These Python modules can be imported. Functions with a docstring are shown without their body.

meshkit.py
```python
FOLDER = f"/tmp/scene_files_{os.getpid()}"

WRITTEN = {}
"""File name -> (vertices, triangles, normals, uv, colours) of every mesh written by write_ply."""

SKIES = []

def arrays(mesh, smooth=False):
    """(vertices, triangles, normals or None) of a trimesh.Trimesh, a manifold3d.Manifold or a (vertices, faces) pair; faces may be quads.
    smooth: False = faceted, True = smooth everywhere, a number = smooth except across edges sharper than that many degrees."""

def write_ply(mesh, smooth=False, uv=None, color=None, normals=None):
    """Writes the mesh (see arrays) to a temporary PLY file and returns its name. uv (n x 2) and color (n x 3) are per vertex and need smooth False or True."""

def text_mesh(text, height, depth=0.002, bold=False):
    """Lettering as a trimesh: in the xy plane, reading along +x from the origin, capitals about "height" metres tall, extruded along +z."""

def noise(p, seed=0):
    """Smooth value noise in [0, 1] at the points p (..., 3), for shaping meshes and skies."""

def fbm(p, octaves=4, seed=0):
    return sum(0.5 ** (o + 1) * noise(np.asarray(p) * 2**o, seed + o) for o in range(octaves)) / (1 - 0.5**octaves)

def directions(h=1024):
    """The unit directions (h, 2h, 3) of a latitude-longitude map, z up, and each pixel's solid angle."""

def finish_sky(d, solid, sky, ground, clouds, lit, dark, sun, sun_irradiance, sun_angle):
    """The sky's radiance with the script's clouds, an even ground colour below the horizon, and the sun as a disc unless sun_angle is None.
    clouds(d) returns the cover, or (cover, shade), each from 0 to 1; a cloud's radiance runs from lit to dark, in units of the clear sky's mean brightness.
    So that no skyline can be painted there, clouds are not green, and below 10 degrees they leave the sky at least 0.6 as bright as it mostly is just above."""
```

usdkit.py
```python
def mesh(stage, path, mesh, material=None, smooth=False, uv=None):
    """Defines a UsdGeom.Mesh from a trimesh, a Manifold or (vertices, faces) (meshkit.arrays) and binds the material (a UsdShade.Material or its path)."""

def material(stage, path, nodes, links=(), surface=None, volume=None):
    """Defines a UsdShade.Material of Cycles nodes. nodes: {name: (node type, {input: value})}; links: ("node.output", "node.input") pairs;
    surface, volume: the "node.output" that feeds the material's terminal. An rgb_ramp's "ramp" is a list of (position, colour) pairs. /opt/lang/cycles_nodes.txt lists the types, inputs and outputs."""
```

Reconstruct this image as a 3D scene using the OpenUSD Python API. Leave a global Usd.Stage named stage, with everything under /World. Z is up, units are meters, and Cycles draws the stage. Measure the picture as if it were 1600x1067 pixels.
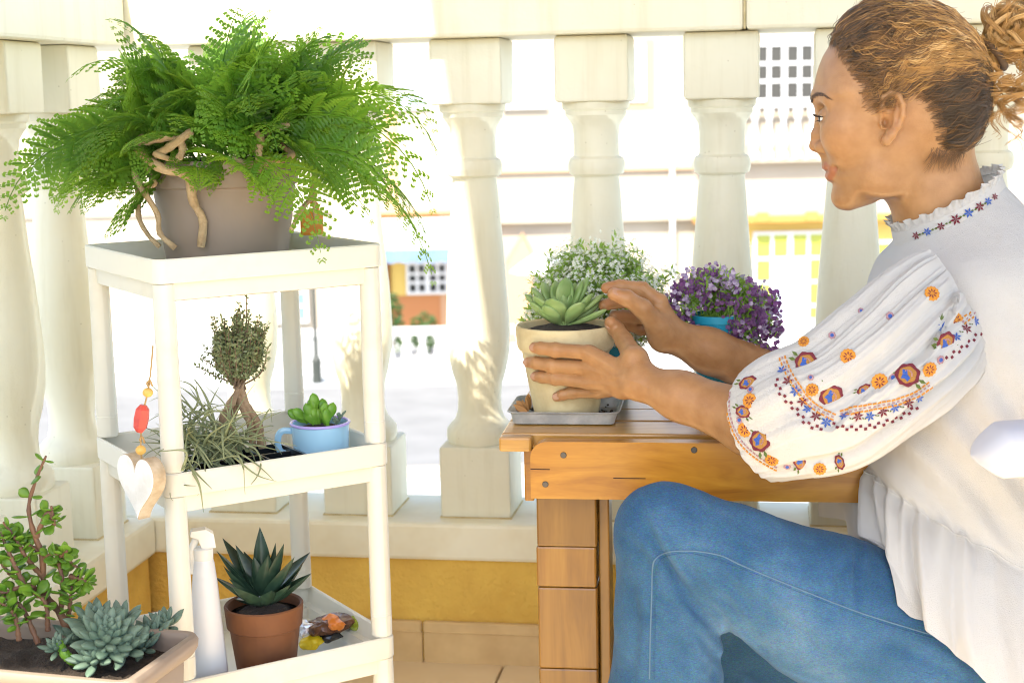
import math, random
import numpy as np, trimesh, manifold3d, usdkit, meshkit
from shapely.geometry import Polygon, Point, box as sbox
from scipy.spatial import cKDTree
from scipy.spatial.transform import Rotation
from pxr import Usd, UsdGeom, UsdLux, UsdShade, Gf, Sdf, Vt

stage = Usd.Stage.CreateInMemory()
UsdGeom.SetStageUpAxis(stage, 'Z'); UsdGeom.SetStageMetersPerUnit(stage, 1.0)
UsdGeom.Xform.Define(stage, '/World'); UsdGeom.Scope.Define(stage, '/World/Looks')
PI = math.pi

# ------------------------------------------------------------------ camera
F = 2435.0; PITCH = math.atan(373 / F); ROLL = .021; EYE = .965
cf = np.array([0, math.cos(PITCH), -math.sin(PITCH)]); c_u0 = np.array([0, math.sin(PITCH), math.cos(PITCH)]); c_r0 = np.array([1., 0, 0])
cR = math.cos(ROLL) * c_r0 - math.sin(ROLL) * c_u0; cU = math.sin(ROLL) * c_r0 + math.cos(ROLL) * c_u0
cC = np.array([0, 0, EYE])
cam = UsdGeom.Camera.Define(stage, '/World/camera')
m4 = np.eye(4); m4[0, :3] = cR; m4[1, :3] = cU; m4[2, :3] = -cf; m4[3, :3] = cC
cam.AddTransformOp().Set(Gf.Matrix4d(m4.tolist()))
cam.CreateHorizontalApertureAttr(36.0); cam.CreateFocalLengthAttr(F / 1600 * 36)
cam.CreateFStopAttr(7.5); cam.CreateFocusDistanceAttr(1.98)
cam.CreateClippingRangeAttr((.05, 2000.0))
cam.CreateExposureAttr(2.17)

# ------------------------------------------------------------------ sky and sun
SUN = np.array([.20, .62, -.72]); SUN /= np.linalg.norm(SUN)      # direction the light travels
TO = -SUN
dome = UsdLux.DomeLight.Define(stage, '/World/sky')
dome.GetPrim().SetCustomDataByKey('kind', 'structure')
skym = usdkit.material(stage, '/World/Looks/sky_look', {
    's': ('sky_texture', {'sky_type': 'single_scattering', 'sun_disc': False, 'sun_elevation': math.asin(TO[2]), 'sun_rotation': math.atan2(TO[0], TO[1]), 'aerosol_density': 1.5}),
    'b': ('background_shader', {'strength': .12})}, [('s.color', 'b.color')], surface='b.background')
UsdShade.MaterialBindingAPI.Apply(dome.GetPrim()).Bind(skym)
sun = UsdLux.DistantLight.Define(stage, '/World/sun')
sun.CreateIntensityAttr(.8); sun.CreateNormalizeAttr(True); sun.CreateAngleAttr(.53); sun.CreateColorAttr(Gf.Vec3f(1, .92, .78))
zz = TO; xx = np.cross([0, 0, 1], zz); xx /= np.linalg.norm(xx); yy = np.cross(zz, xx)
m4 = np.eye(4); m4[0, :3] = xx; m4[1, :3] = yy; m4[2, :3] = zz
sun.AddTransformOp().Set(Gf.Matrix4d(m4.tolist()))

# ------------------------------------------------------------------ where things stand (a ray of the survey met with a depth or a plane)
def ray(x, y): return cf + ((x - 800) / F) * cR - ((y - 533.5) / F) * cU
def PY(x, y, d): r = ray(x, y); return cC + r * d / r[1]
def PZ(x, y, z): r = ray(x, y); return cC + r * (z - EYE) / r[2]
def PP(x, y, o, n): r = ray(x, y); n = np.asarray(n, float); return cC + r * (np.dot(np.asarray(o) - cC, n) / np.dot(r, n))
def proj(p): q = np.asarray(p, float) - cC; k = q @ cf; return np.stack([800 + F * (q @ cR) / k, 533.5 - F * (q @ cU) / k], -1)

# ------------------------------------------------------------------ helpers for prims
used = {}
def fresh(path):
    n = used.get(path, -1) + 1; used[path] = n
    return path if n == 0 else f'{path}_{n:03d}'
LOC = {}
def tag(prim, label=None, cat=None, group=None, kind=None):
    for k, v in (('label', label), ('category', cat), ('group', group), ('kind', kind)):
        if v: prim.SetCustomDataByKey(k, v)
    return prim
def thing(name, label, cat, loc=(0, 0, 0), group=None):
    x = UsdGeom.Xform.Define(stage, fresh('/World/' + name)); x.AddTranslateOp().Set(Gf.Vec3d(*map(float, loc)))
    LOC[x.GetPath()] = np.asarray(loc, float)
    return tag(x.GetPrim(), label, cat, group)
def obj(name, mesh, m, parent=None, smooth=False, label=None, cat=None, group=None, kind=None):
    """one Mesh prim; vertices given in world space"""
    path = fresh((str(parent.GetPath()) if parent else '/World') + '/' + name)
    loc = LOC.get(parent.GetPath(), np.zeros(3)) if parent else np.zeros(3)
    v, f, n = meshkit.arrays(mesh, smooth)
    p = UsdGeom.Mesh.Define(stage, path)
    p.CreatePointsAttr(Vt.Vec3fArray.FromNumpy((v - loc).astype(np.float32)))
    p.CreateFaceVertexCountsAttr(Vt.IntArray.FromNumpy(np.full(len(f), 3, np.int32)))
    p.CreateFaceVertexIndicesAttr(Vt.IntArray.FromNumpy(f.astype(np.int32).ravel()))
    p.CreateSubdivisionSchemeAttr('none')
    if n is not None:
        p.CreateNormalsAttr(Vt.Vec3fArray.FromNumpy(n.astype(np.float32))); p.SetNormalsInterpolation('vertex')
    UsdShade.MaterialBindingAPI.Apply(p.GetPrim()).Bind(M[m] if isinstance(m, str) else m)
    LOC[p.GetPath()] = loc
    return tag(p.GetPrim(), label, cat, group, kind)
def curves(name, lines, widths, m, parent=None, kind=None, label=None):
    path = fresh((str(parent.GetPath()) if parent else '/World') + '/' + name)
    loc = LOC.get(parent.GetPath(), np.zeros(3)) if parent else np.zeros(3)
    c = UsdGeom.BasisCurves.Define(stage, path)
    c.CreateTypeAttr('cubic'); c.CreateBasisAttr('catmullRom'); c.CreateWrapAttr('pinned')
    c.CreatePointsAttr(Vt.Vec3fArray.FromNumpy((np.vstack(lines) - loc).astype(np.float32)))
    c.CreateCurveVertexCountsAttr(Vt.IntArray.FromNumpy(np.array([len(l) for l in lines], np.int32)))
    c.CreateWidthsAttr(Vt.FloatArray.FromNumpy(np.concatenate(widths).astype(np.float32))); c.SetWidthsInterpolation('vertex')
    UsdShade.MaterialBindingAPI.Apply(c.GetPrim()).Bind(M[m])
    LOC[c.GetPath()] = loc
    return tag(c.GetPrim(), label, kind=kind)

M = {}
def mat(name, col, rough=.5, col2=None, nscale=8, ncon=(.35, .65), detail=4, bump=0, bscale=60, bdist=.002, stretch=None, obj_rand=0, extra=None, **pr):
    """principled material in object space with a two-tone noise and a fine relief"""
    nodes = {'p': ('principled_bsdf', {'base_color': col, 'roughness': rough, **pr}), 'g': ('texture_coordinate', {})}
    links = []
    src = 'g.object'
    if stretch is not None:
        nodes['mp'] = ('mapping', {'scale': stretch}); links.append(('g.object', 'mp.vector')); src = 'mp.vector'
    last = None
    if col2 is not None:
        nodes['n'] = ('noise_texture', {'scale': nscale, 'detail': detail, 'roughness': .6}); links.append((src, 'n.vector'))
        nodes['r'] = ('rgb_ramp', {'ramp': [(ncon[0], col), (ncon[1], col2)]}); links += [('n.fac', 'r.fac')]
        last = 'r.color'
    if obj_rand:
        nodes['oi'] = ('object_info', {}); nodes['mr'] = ('map_range', {'to_min': 1 - obj_rand, 'to_max': 1 + obj_rand})
        nodes['h'] = ('hsv', {'color': col}); links += [('oi.random', 'mr.value'), ('mr.result', 'h.value')]
        if last: links.append((last, 'h.color'))
        last = 'h.color'
    if last: links.append((last, 'p.base_color'))
    if bump:
        nodes['bn'] = ('noise_texture', {'scale': bscale, 'detail': 5, 'roughness': .6}); nodes['b'] = ('bump', {'strength': bump, 'distance': bdist})
        links += [(src, 'bn.vector'), ('bn.fac', 'b.height'), ('b.normal', 'p.normal')]
    M[name] = usdkit.material(stage, '/World/Looks/' + name, nodes, links, surface='p.BSDF')
    return M[name]
def leafmat(name, col, col2, nscale=40, rough=.45, trans=.35, tcol=None, spec=.4):
    """leaf: principled mixed with translucent light, two greens"""
    tcol = tcol or [c * 1.6 for c in col2]
    nodes = {'g': ('texture_coordinate', {}), 'n': ('noise_texture', {'scale': nscale, 'detail': 2}), 'r': ('rgb_ramp', {'ramp': [(.35, col), (.65, col2)]}),
             'p': ('principled_bsdf', {'roughness': rough, 'specular_ior_level': spec}), 't': ('translucent_bsdf', {'color': tcol}), 'm': ('mix_closure', {'fac': trans})}
    links = [('g.object', 'n.vector'), ('n.fac', 'r.fac'), ('r.color', 'p.base_color'), ('p.BSDF', 'm.closure1'), ('t.BSDF', 'm.closure2')]
    M[name] = usdkit.material(stage, '/World/Looks/' + name, nodes, links, surface='m.closure')

# ------------------------------------------------------------------ helpers for shapes
def V(*a): return np.array(a, float)
def unit(v): v = np.asarray(v, float); return v / max(np.linalg.norm(v), 1e-12)
def cat(ms): return trimesh.util.concatenate([m for m in ms if m is not None])
def frame(ax):
    ax = unit(ax); h = V(0, 0, 1) if abs(ax[2]) < .9 else V(1, 0, 0)
    a = unit(np.cross(h, ax)); return a, np.cross(ax, a), ax
def place(m, o, X, Y, Z):
    m = m.copy(); T = np.eye(4); T[:3, 0], T[:3, 1], T[:3, 2], T[:3, 3] = X, Y, Z, o; m.apply_transform(T); return m
def bbox(lo, hi, r=0, o=None, X=None, Y=None, Z=None, seg=2):
    """box, bevelled by r, in the frame o, X, Y, Z"""
    lo, hi = np.asarray(lo, float), np.asarray(hi, float)
    if r <= 0:
        m = trimesh.creation.box(extents=hi - lo); m.apply_translation((lo + hi) / 2)
    else:
        r = min(r, .49 * (hi - lo).min()); pts = []
        for sx in (0, 1):
            for sy in (0, 1):
                for sz in (0, 1):
                    c = np.where([sx, sy, sz], hi - r, lo + r); s = np.where([sx, sy, sz], 1, -1)
                    k = seg
                    for i in range(k + 1):
                        for j in range(k + 1):
                            a, b = i / k * PI / 2, j / k * PI / 2
                            pts.append(c + r * s * V(math.cos(a) * math.cos(b), math.sin(a) * math.cos(b), math.sin(b)))
        m = trimesh.convex.convex_hull(np.array(pts))
    if o is not None: m = place(m, o, X, Y, Z)
    return m
def lathe(prof, seg=32, o=(0, 0, 0), caps=True):
    """surface of revolution about z: prof = [(r, z), ...] from bottom to top"""
    prof = np.asarray(prof, float); n = len(prof); t = np.arange(seg) / seg * 2 * PI
    v = np.stack([np.outer(prof[:, 0], np.cos(t)), np.outer(prof[:, 0], np.sin(t)), np.repeat(prof[:, 1:], seg, 1)], -1).reshape(-1, 3)
    f = []
    for i in range(n - 1):
        for j in range(seg):
            a, b, c, d = i * seg + j, i * seg + (j + 1) % seg, (i + 1) * seg + (j + 1) % seg, (i + 1) * seg + j
            f += [[a, b, c], [a, c, d]]
    v = list(v)
    if caps:
        for i, fl in ((0, True), (n - 1, False)):
            if prof[i, 0] > 1e-6:
                v.append(V(0, 0, prof[i, 1])); k = len(v) - 1
                for j in range(seg):
                    a, b = i * seg + j, i * seg + (j + 1) % seg
                    f.append([k, b, a] if fl else [k, a, b])
    return trimesh.Trimesh(np.array(v) + np.asarray(o, float), np.array(f), process=False)
def tube(pts, rad, seg=8, caps=True, up=None, flat=1.0):
    """swept tube with a radius per point; flat squeezes the second axis"""
    pts = np.asarray(pts, float); n = len(pts); rad = np.broadcast_to(np.asarray(rad, float), (n,))
    T = np.gradient(pts, axis=0); T /= np.maximum(np.linalg.norm(T, axis=1, keepdims=True), 1e-12)
    a, b, _ = frame(T[0]) if up is None else (None, None, None)
    if up is not None: a = unit(np.cross(up, T[0]))
    ang = np.arange(seg) / seg * 2 * PI; rings = []
    for i in range(n):
        a = unit(a - T[i] * (a @ T[i])); b = np.cross(T[i], a)
        rings.append(pts[i] + rad[i] * (np.cos(ang)[:, None] * a + flat * np.sin(ang)[:, None] * b))
    v = np.vstack(rings); f = []
    i, j = np.meshgrid(np.arange(n - 1), np.arange(seg), indexing='ij'); i, j = i.ravel(), j.ravel(); k = (j + 1) % seg
    f = np.vstack([np.stack([i * seg + j, i * seg + k, (i + 1) * seg + k], 1), np.stack([i * seg + j, (i + 1) * seg + k, (i + 1) * seg + j], 1)])
    if caps:
        v = np.vstack([v, pts[0], pts[-1]]); j = np.arange(seg); k = (j + 1) % seg
        f = np.vstack([f, np.stack([np.full(seg, n * seg), k, j], 1), np.stack([np.full(seg, n * seg + 1), (n - 1) * seg + j, (n - 1) * seg + k], 1)])
    return trimesh.Trimesh(v, f, process=False)
def spline(pts, n):
    """Catmull-Rom through the points"""
    p = np.asarray(pts, float); p = np.vstack([2 * p[0] - p[1], p, 2 * p[-1] - p[-2]]); m = len(p) - 3
    t = np.linspace(0, m, n); i = np.minimum(t.astype(int), m - 1); u = (t - i)[:, None]
    a, b, c, d = p[i], p[i + 1], p[i + 2], p[i + 3]
    return .5 * (2 * b + (c - a) * u + (2 * a - 5 * b + 4 * c - d) * u ** 2 + (3 * b - a - 3 * c + d) * u ** 3)
def extr(poly, h, o=(0, 0, 0), X=(1, 0, 0), Y=(0, 1, 0)):
    X, Y = unit(X), unit(Y); m = trimesh.creation.extrude_polygon(poly, h, engine='earcut'); return place(m, np.asarray(o, float), X, Y, np.cross(X, Y))
def grid(P, close_u=False, close_v=False):
    """quad sheet through an array of points (nu, nv, 3)"""
    nu, nv = P.shape[:2]; idx = np.arange(nu * nv).reshape(nu, nv)
    a = np.vstack([idx, idx[:1]]) if close_u else idx
    a = np.hstack([a, a[:, :1]]) if close_v else a
    q = np.stack([a[:-1, :-1], a[1:, :-1], a[1:, 1:], a[:-1, 1:]], -1).reshape(-1, 4)
    return trimesh.Trimesh(P.reshape(-1, 3), np.vstack([q[:, [0, 1, 2]], q[:, [0, 2, 3]]]), process=False)
def ball(c, r, sub=2, scale=(1, 1, 1)):
    m = trimesh.creation.icosphere(sub, 1.0); m.apply_scale(np.asarray(scale) * r); m.apply_translation(c); return m
# ================================================================== materials of the place
nodes = {'g': ('texture_coordinate', {}), 'n': ('noise_texture', {'scale': 5, 'detail': 5}), 'r': ('rgb_ramp', {'ramp': [(.35, (.73, .69, .53)), (.65, (.69, .64, .465))]}), 'mp': ('mapping', {'scale': (38, 38, 2.2)}), 'sn': ('noise_texture', {'scale': 1.0, 'detail': 5, 'roughness': .65}), 'sr': ('rgb_ramp', {'ramp': [(.50, (1, 1, 1)), (.72, (.80, .76, .66))]}),
         'v': ('voronoi_texture', {'scale': 42}), 'vr': ('rgb_ramp', {'ramp': [(.03, (.50, .44, .32)), (.06, (1, 1, 1))]}), 'm1': ('mix', {'mix_type': 'multiply', 'fac': .42}), 'm2': ('mix', {'mix_type': 'multiply', 'fac': .6}), 'oi': ('object_info', {}), 'mr': ('map_range', {'to_min': .96, 'to_max': 1.03}), 'h': ('hsv', {}),
         'bn': ('noise_texture', {'scale': 45, 'detail': 6, 'roughness': .65}), 'b': ('bump', {'strength': .4, 'distance': .003}), 'p': ('principled_bsdf', {'roughness': .55})}
M['white_plaster'] = usdkit.material(stage, '/World/Looks/white_plaster', nodes, [('g.object', 'n.vector'), ('n.fac', 'r.fac'), ('g.object', 'mp.vector'), ('mp.vector', 'sn.vector'), ('sn.fac', 'sr.fac'), ('g.object', 'v.vector'), ('v.distance', 'vr.fac'), ('r.color', 'm1.color1'), ('sr.color', 'm1.color2'), ('m1.color', 'm2.color1'), ('vr.color', 'm2.color2'), ('m2.color', 'h.color'), ('oi.random', 'mr.value'), ('mr.result', 'h.value'), ('h.color', 'p.base_color'), ('g.object', 'bn.vector'), ('bn.fac', 'b.height'), ('b.normal', 'p.normal')], surface='p.BSDF')
mat('joint_stain', (.36, .30, .13), .9, (.55, .46, .27), 60)
mat('base_stain', (.62, .50, .27), .9, (.45, .33, .15), 30)
mat('plinth_plaster', (.80, .75, .57), .6, (.72, .64, .44), 9, bump=.3, bscale=30, bdist=.003)
mat('yellow_stucco', (.80, .52, .10), .8, (.70, .42, .075), 9, bump=.9, bscale=95, bdist=.006)
mat('skirting_tile', (.68, .48, .23), .35, (.58, .39, .18), 14, detail=6)
mat('floor_tile', (.80, .62, .37), .35, (.74, .55, .31), 6, detail=6)
mat('grout', (.42, .34, .24), .9)
mat('ceiling_paint', (.36, .25, .14), .8)
mat('bounce_stone', (.66, .58, .44), .8, (.60, .52, .38), 1.5)
mat('house_paint', (.80, .76, .66), .8, (.76, .71, .6), 2)
mat('plaza', (.36, .38, .39), .8, (.33, .35, .36), .35, detail=6)
mat('asphalt', (.17, .175, .18), .85, (.14, .145, .15), 1.2)

GZ = -4.9                                                     # street level below the balcony
obj('plaza', bbox((-400, -300, GZ - .5), (400, 600, GZ)), 'plaza', label='pale paved street and square far below the balcony', cat='ground', kind='structure')
# ------------------------------------------------------------------ balcony floor (tiles), ceiling, house wall
BA = math.radians(9.5)
bu = V(math.cos(BA), -math.sin(BA), 0); bn = V(-math.sin(BA), -math.cos(BA), 0); bz = V(0, 0, 1)   # along the back balustrade, towards the camera
B0 = PY(733, 812, 2.6); B0[2] = 0
def bp(s, t, z): return B0 + s * bu + t * bn + z * bz
fl = obj('floor', extr(Polygon([tuple(bp(s, t, 0)[:2]) for s, t in ((-.62, -.15), (3.6, -.15), (3.6, 6.5), (-.62, 6.5))]), .18, (0, 0, -.186)), 'grout', label='tan tiled floor of the balcony', cat='floor', kind='structure')
for i in range(0, 9):
    for j in range(0, 6):
        s0, t0 = -.60 + i * .33, -.02 + j * .33
        obj('tile', bbox((s0 + .002, t0 + .002, -.012), (s0 + .328, t0 + .328, 0), .0015, B0, bu, bn, -np.cross(bn, bu), seg=1), 'floor_tile', fl)
CE = 2.72
ceil = [(-1.7, 3.1), (-1.7, -.25), (3.6, -.25), (3.6, 3.1)]; sun_opening = [(-1.1, 2.12), (-1.1, 1.25), (-.25, 1.25), (-.25, 2.12)]   # opening added out of view so sun reaches the rail, first baluster and fern
obj('balcony_ceiling', extr(Polygon([tuple(bp(s, t, 0)[:2]) for s, t in ceil], [[tuple(bp(s, t, 0)[:2]) for s, t in sun_opening]]), .12, (0, 0, CE)), 'ceiling_paint', label='tan unseen slab of the balcony above, with an opening added for the sun', cat='ceiling', kind='structure')
obj('roof_terrace', bbox((-9, 6.5, -.3), (12, 26, -.02), 0, B0, bu, bn, bz), 'bounce_stone', label='unseen pale stone floor added behind the balcony to bounce sunlight', cat='floor', kind='structure')  # added out of view: sunlit floor that throws light back under the ceiling
for s_ in (-1.55, 3.45): obj('terrace_pillar', bbox((s_ - .1, 2.85, -.02), (s_ + .1, 3.05, CE - .001), .01, B0, bu, bn, bz), 'white_plaster', label=('white square pillar holding up the balcony ceiling at its open left corner', 'white square pillar holding up the balcony ceiling at its right corner')[s_ > 0], cat='pillar')

# ------------------------------------------------------------------ the balustrades
def baluster_mesh():
    z0 = .262
    def blk(a, b, h):
        m = bbox((-h, -h, a), (h, h, b), .006); return m
    prof = [(.056, .3845), (.059, .395), (.058, .409), (.050, .419), (.043, .426), (.0385, .440), (.0375, .462), (.040, .486), (.047, .51), (.0535, .545), (.0555, .58), (.0545, .615), (.052, .66), (.048, .71), (.0435, .765), (.0395, .82), (.0375, .838),
            (.0385, .841), (.0455, .845), (.0475, .853), (.0475, .862), (.045, .870), (.0385, .874), (.0375, .878), (.0375, .91), (.0395, .925), (.046, .936), (.0505, .942), (.0505, .949), (.0545, .952), (.056, .958), (.056, .9635)]
    return blk(z0 - .002, .386, .0615), lathe(prof, 40), blk(.963, 1.071, .0605)
BAL = cat([trimesh.Trimesh(*meshkit.arrays(m, 35)[:2], process=False) for m in baluster_mesh()])
def balustrade(name, label, o, X, Y, s_rail, posts, rails, s_wall):
    """o: origin, X along, Y towards the room; local y = 0 is the front of the blocks"""
    T = thing(name, label, 'balustrade', o + .5 * (s_wall[0] + s_wall[1]) * X)
    for a, b in rails:
        obj('rail_block', bbox((a, -.17, 1.071), (b, .032, 1.20), .006, o, X, Y, bz), 'white_plaster', T)
    for (a, b), (c, d) in zip(rails[:-1], rails[1:]): obj('rail_joint', bbox((b + .0002, -.168, 1.072), (c - .0002, .029, 1.199), 0, o, X, Y, bz), 'joint_stain', T)
    obj('plinth', bbox((s_wall[0], -.16, .196), (s_wall[1], .038, .2615), .007, o, X, Y, bz), 'plinth_plaster', T)
    obj('parapet_wall', bbox((s_wall[0] + .004, -.15, -.18), (s_wall[1] - .004, .022, .1965), 0, o, X, Y, bz), 'yellow_stucco', T)
    L = s_wall[1] - s_wall[0]; n = max(1, int(round(L / .33)))
    for i in range(n):
        a, b = s_wall[0] + i * L / n + .0015, s_wall[0] + (i + 1) * L / n - .0015
        obj('skirting_tile', cat([bbox((a, .0225, .0005), (b, .031, .066), .001, o, X, Y, bz, seg=1), bbox((a, .0225, .0665), (b, .036, .086), .003, o, X, Y, bz, seg=1)]), 'skirting_tile', T)
    for k, s in enumerate(posts):
        a = k * 1.7
        m = place(BAL, o + s * X - .0615 * Y, X, Y, bz if np.cross(X, Y)[2] > 0 else bz)
        if np.cross(X, Y)[2] < 0: m.invert()
        c = o + s * X - .0615 * Y; q = m.vertices; w = (meshkit.fbm(q * V(16, 16, 9) + k * 3.1, 3, 2) - .5) * .0034; m.vertices = q + (q - c) * V(1, 1, 0) / .05 * w[:, None]
        bl = obj('baluster', m, 'white_plaster', T, smooth=38)
        obj('mortar_line', bbox((s - .0628, -.1243, .2605), (s + .0628, .0014, .2640), .0006, o, X, Y, bz, seg=1), 'base_stain', bl)
    return T
posts = [-.405 + .2085 * k for k in range(0, 19)]
balustrade('rear_balustrade', 'white balustrade behind the table and woman, yellow wall beneath it', bp(0, 0, 0), bu, bn, None, posts, [(-.76, .465), (.469, 1.5), (1.504, 2.55), (2.554, 3.6)], (-.75, 3.6))
CL = bp(-.59, 0, 0)
balustrade('side_balustrade', 'white balustrade on the left side running away past the planter', CL, bn, bu, None, [.13 + .2085 * k for k in range(19)], [(.033, 1.02), (1.024, 2.1), (2.104, 4.1)], (.0385, 4.1))

# ------------------------------------------------------------------ across the street
mat('wall_white', (.40, .345, .275), .8, (.36, .305, .235), .4)
mat('wall_yellow', (.62, .44, .12), .8, (.58, .40, .10), .5)
mat('wall_orange', (.52, .25, .05), .8, (.48, .22, .04), .5)
mat('wall_terracotta', (.42, .17, .06), .8)
mat('wall_peach', (.46, .27, .15), .8)
mat('wood_beam', (.42, .20, .045), .6)
mat('frame_white', (.62, .62, .62), .4)
mat('pane_dark', (.035, .035, .035), .15, specular_ior_level=.5)
mat('pane_curtain', (.34, .36, .05), .4)
mat('pane_pale', (.26, .31, .36), .2)
mat('awning_blue', (.10, .165, .27), .7, (.13, .20, .31), 2)
mat('brown_post', (.28, .13, .06), .6)
mat('dark_metal', (.03, .035, .03), .5)
leafmat('street_leaf', (.03, .07, .02), (.06, .12, .03), 5)
DB = 40.0
def fac(x, y, d=DB): return PY(x, y, d)
def pbox(x0, y0, x1, y1, d, depth, proud=0):
    """block whose front shows between those corners at distance d"""
    a, b = fac(x0, y1, d - proud), fac(x1, y0, d - proud)
    return bbox((a[0], d - proud, a[2]), (b[0], d + depth, b[2]))
def window(T, x0, y0, x1, y1, cols, rows, pane='pane_dark', sash=2, d=DB):
    a, b = fac(x0, y1, d), fac(x1, y0, d); w, h = b[0] - a[0], b[2] - a[2]; t = .075
    bars = [bbox((a[0], d - .10, a[2]), (b[0], d - .01, a[2] + t)), bbox((a[0], d - .10, b[2] - t), (b[0], d - .01, b[2])),
            bbox((a[0], d - .10, a[2] + t), (a[0] + t, d - .01, b[2] - t)), bbox((b[0] - t, d - .10, a[2] + t), (b[0], d - .01, b[2] - t))]
    sw = (w - 2 * t - (sash - 1) * .12) / sash; panes = []
    for s in range(sash):
        x = a[0] + t + s * (sw + .12)
        if s: bars.append(bbox((x - .12, d - .095, a[2] + t), (x, d - .01, b[2] - t)))
        for i in range(1, cols): bars.append(bbox((x + sw * i / cols - .035, d - .08, a[2] + t), (x + sw * i / cols + .035, d - .01, b[2] - t)))
    for j in range(1, rows):
        z = a[2] + t + (h - 2 * t) * j / rows
        bars.append(bbox((a[0] + t, d - .078, z - .035), (b[0] - t, d - .012, z + .035)))
    f = obj('window_frame', cat(bars), 'frame_white', T)
    for s in range(sash):
        x = a[0] + t + s * (sw + .12)
        for i in range(cols):
            for j in range(rows):
                z0 = a[2] + t + (h - 2 * t) * j / rows; z1 = a[2] + t + (h - 2 * t) * (j + 1) / rows
                pn = pane(s, i, j) if callable(pane) else pane
                obj('pane', bbox((x + sw * i / cols, d - .05, z0), (x + sw * (i + 1) / cols, d - .04, z1)), pn, f)
def small_baluster(h, r, o):
    return lathe([(r, 0), (r, .1 * h), (.5 * r, .14 * h), (.95 * r, .33 * h), (.55 * r, .6 * h), (.45 * r, .75 * h), (.8 * r, .8 * h), (.5 * r, .86 * h), (r, .9 * h), (r, h)], 8, o)

# house on the right: white upper floor with balcony, wooden beam, yellow ground floor with glazed door
T = thing('yellow_house', 'white house with a wooden beam and yellow ground floor, right of the square', 'building', (18, DB, GZ))
a = fac(760, 350); b = fac(1900, -160)
obj('upper_wall', bbox((a[0], DB, a[2]), (b[0] + 6, DB + 8, b[2] + 4)), 'wall_white', T)
obj('ground_wall', bbox((fac(1090, 350)[0], DB + .004, GZ), (b[0] + 6, DB + 8, a[2])), 'wall_yellow', T)
obj('peach_wall', bbox((a[0], DB + .3, GZ), (fac(1090, 350)[0], DB + 8, a[2])), 'wall_white', T)
bm = obj('wooden_beam', pbox(1085, 326, 1800, 350, DB, -.02, .5), 'wood_beam', T)
for i in range(9):
    x = fac(1110 + i * 76, 340)[0]
    obj('beam_end', bbox((x - .16, DB - .58, bm and fac(1110, 346)[2]), (x + .16, DB - .501, fac(1110, 331)[2])), 'wood_beam', T)
window(T, 1176, 66, 1274, 160, 2, 3, 'pane_dark')
window(T, 1500, 66, 1598, 160, 2, 3, 'pane_dark')
window(T, 962, 70, 1008, 160, 2, 3, 'pane_pale', 1)
for q in ((1009, 62, 1022, 170), (950, 163, 1008, 172)): obj('window_surround', pbox(*q, DB, -.004, .03), 'wall_peach', T)
window(T, 1176, 360, 1292, 520, 2, 4, lambda s, i, j: 'pane_pale' if (s + i) % 2 and j < 3 else 'pane_curtain', 2)
window(T, 850, 395, 905, 505, 2, 3, 'pane_pale', 1)
window(T, 1330, 66, 1412, 160, 2, 3, 'pane_dark')
window(T, 1335, 375, 1400, 520, 1, 3, 'pane_curtain', 1)
window(T, 790, 70, 850, 165, 1, 3, 'pane_pale', 2)
for q in ((1170, 161, 1280, 166), (1325, 161, 1417, 166), (785, 166, 855, 171)): obj('window_sill', pbox(*q, DB, -.004, .16), 'frame_white', T)
obj('string_course', pbox(770, 262, 1084, 271, DB, -.004, .14), 'wall_peach', T)
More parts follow.
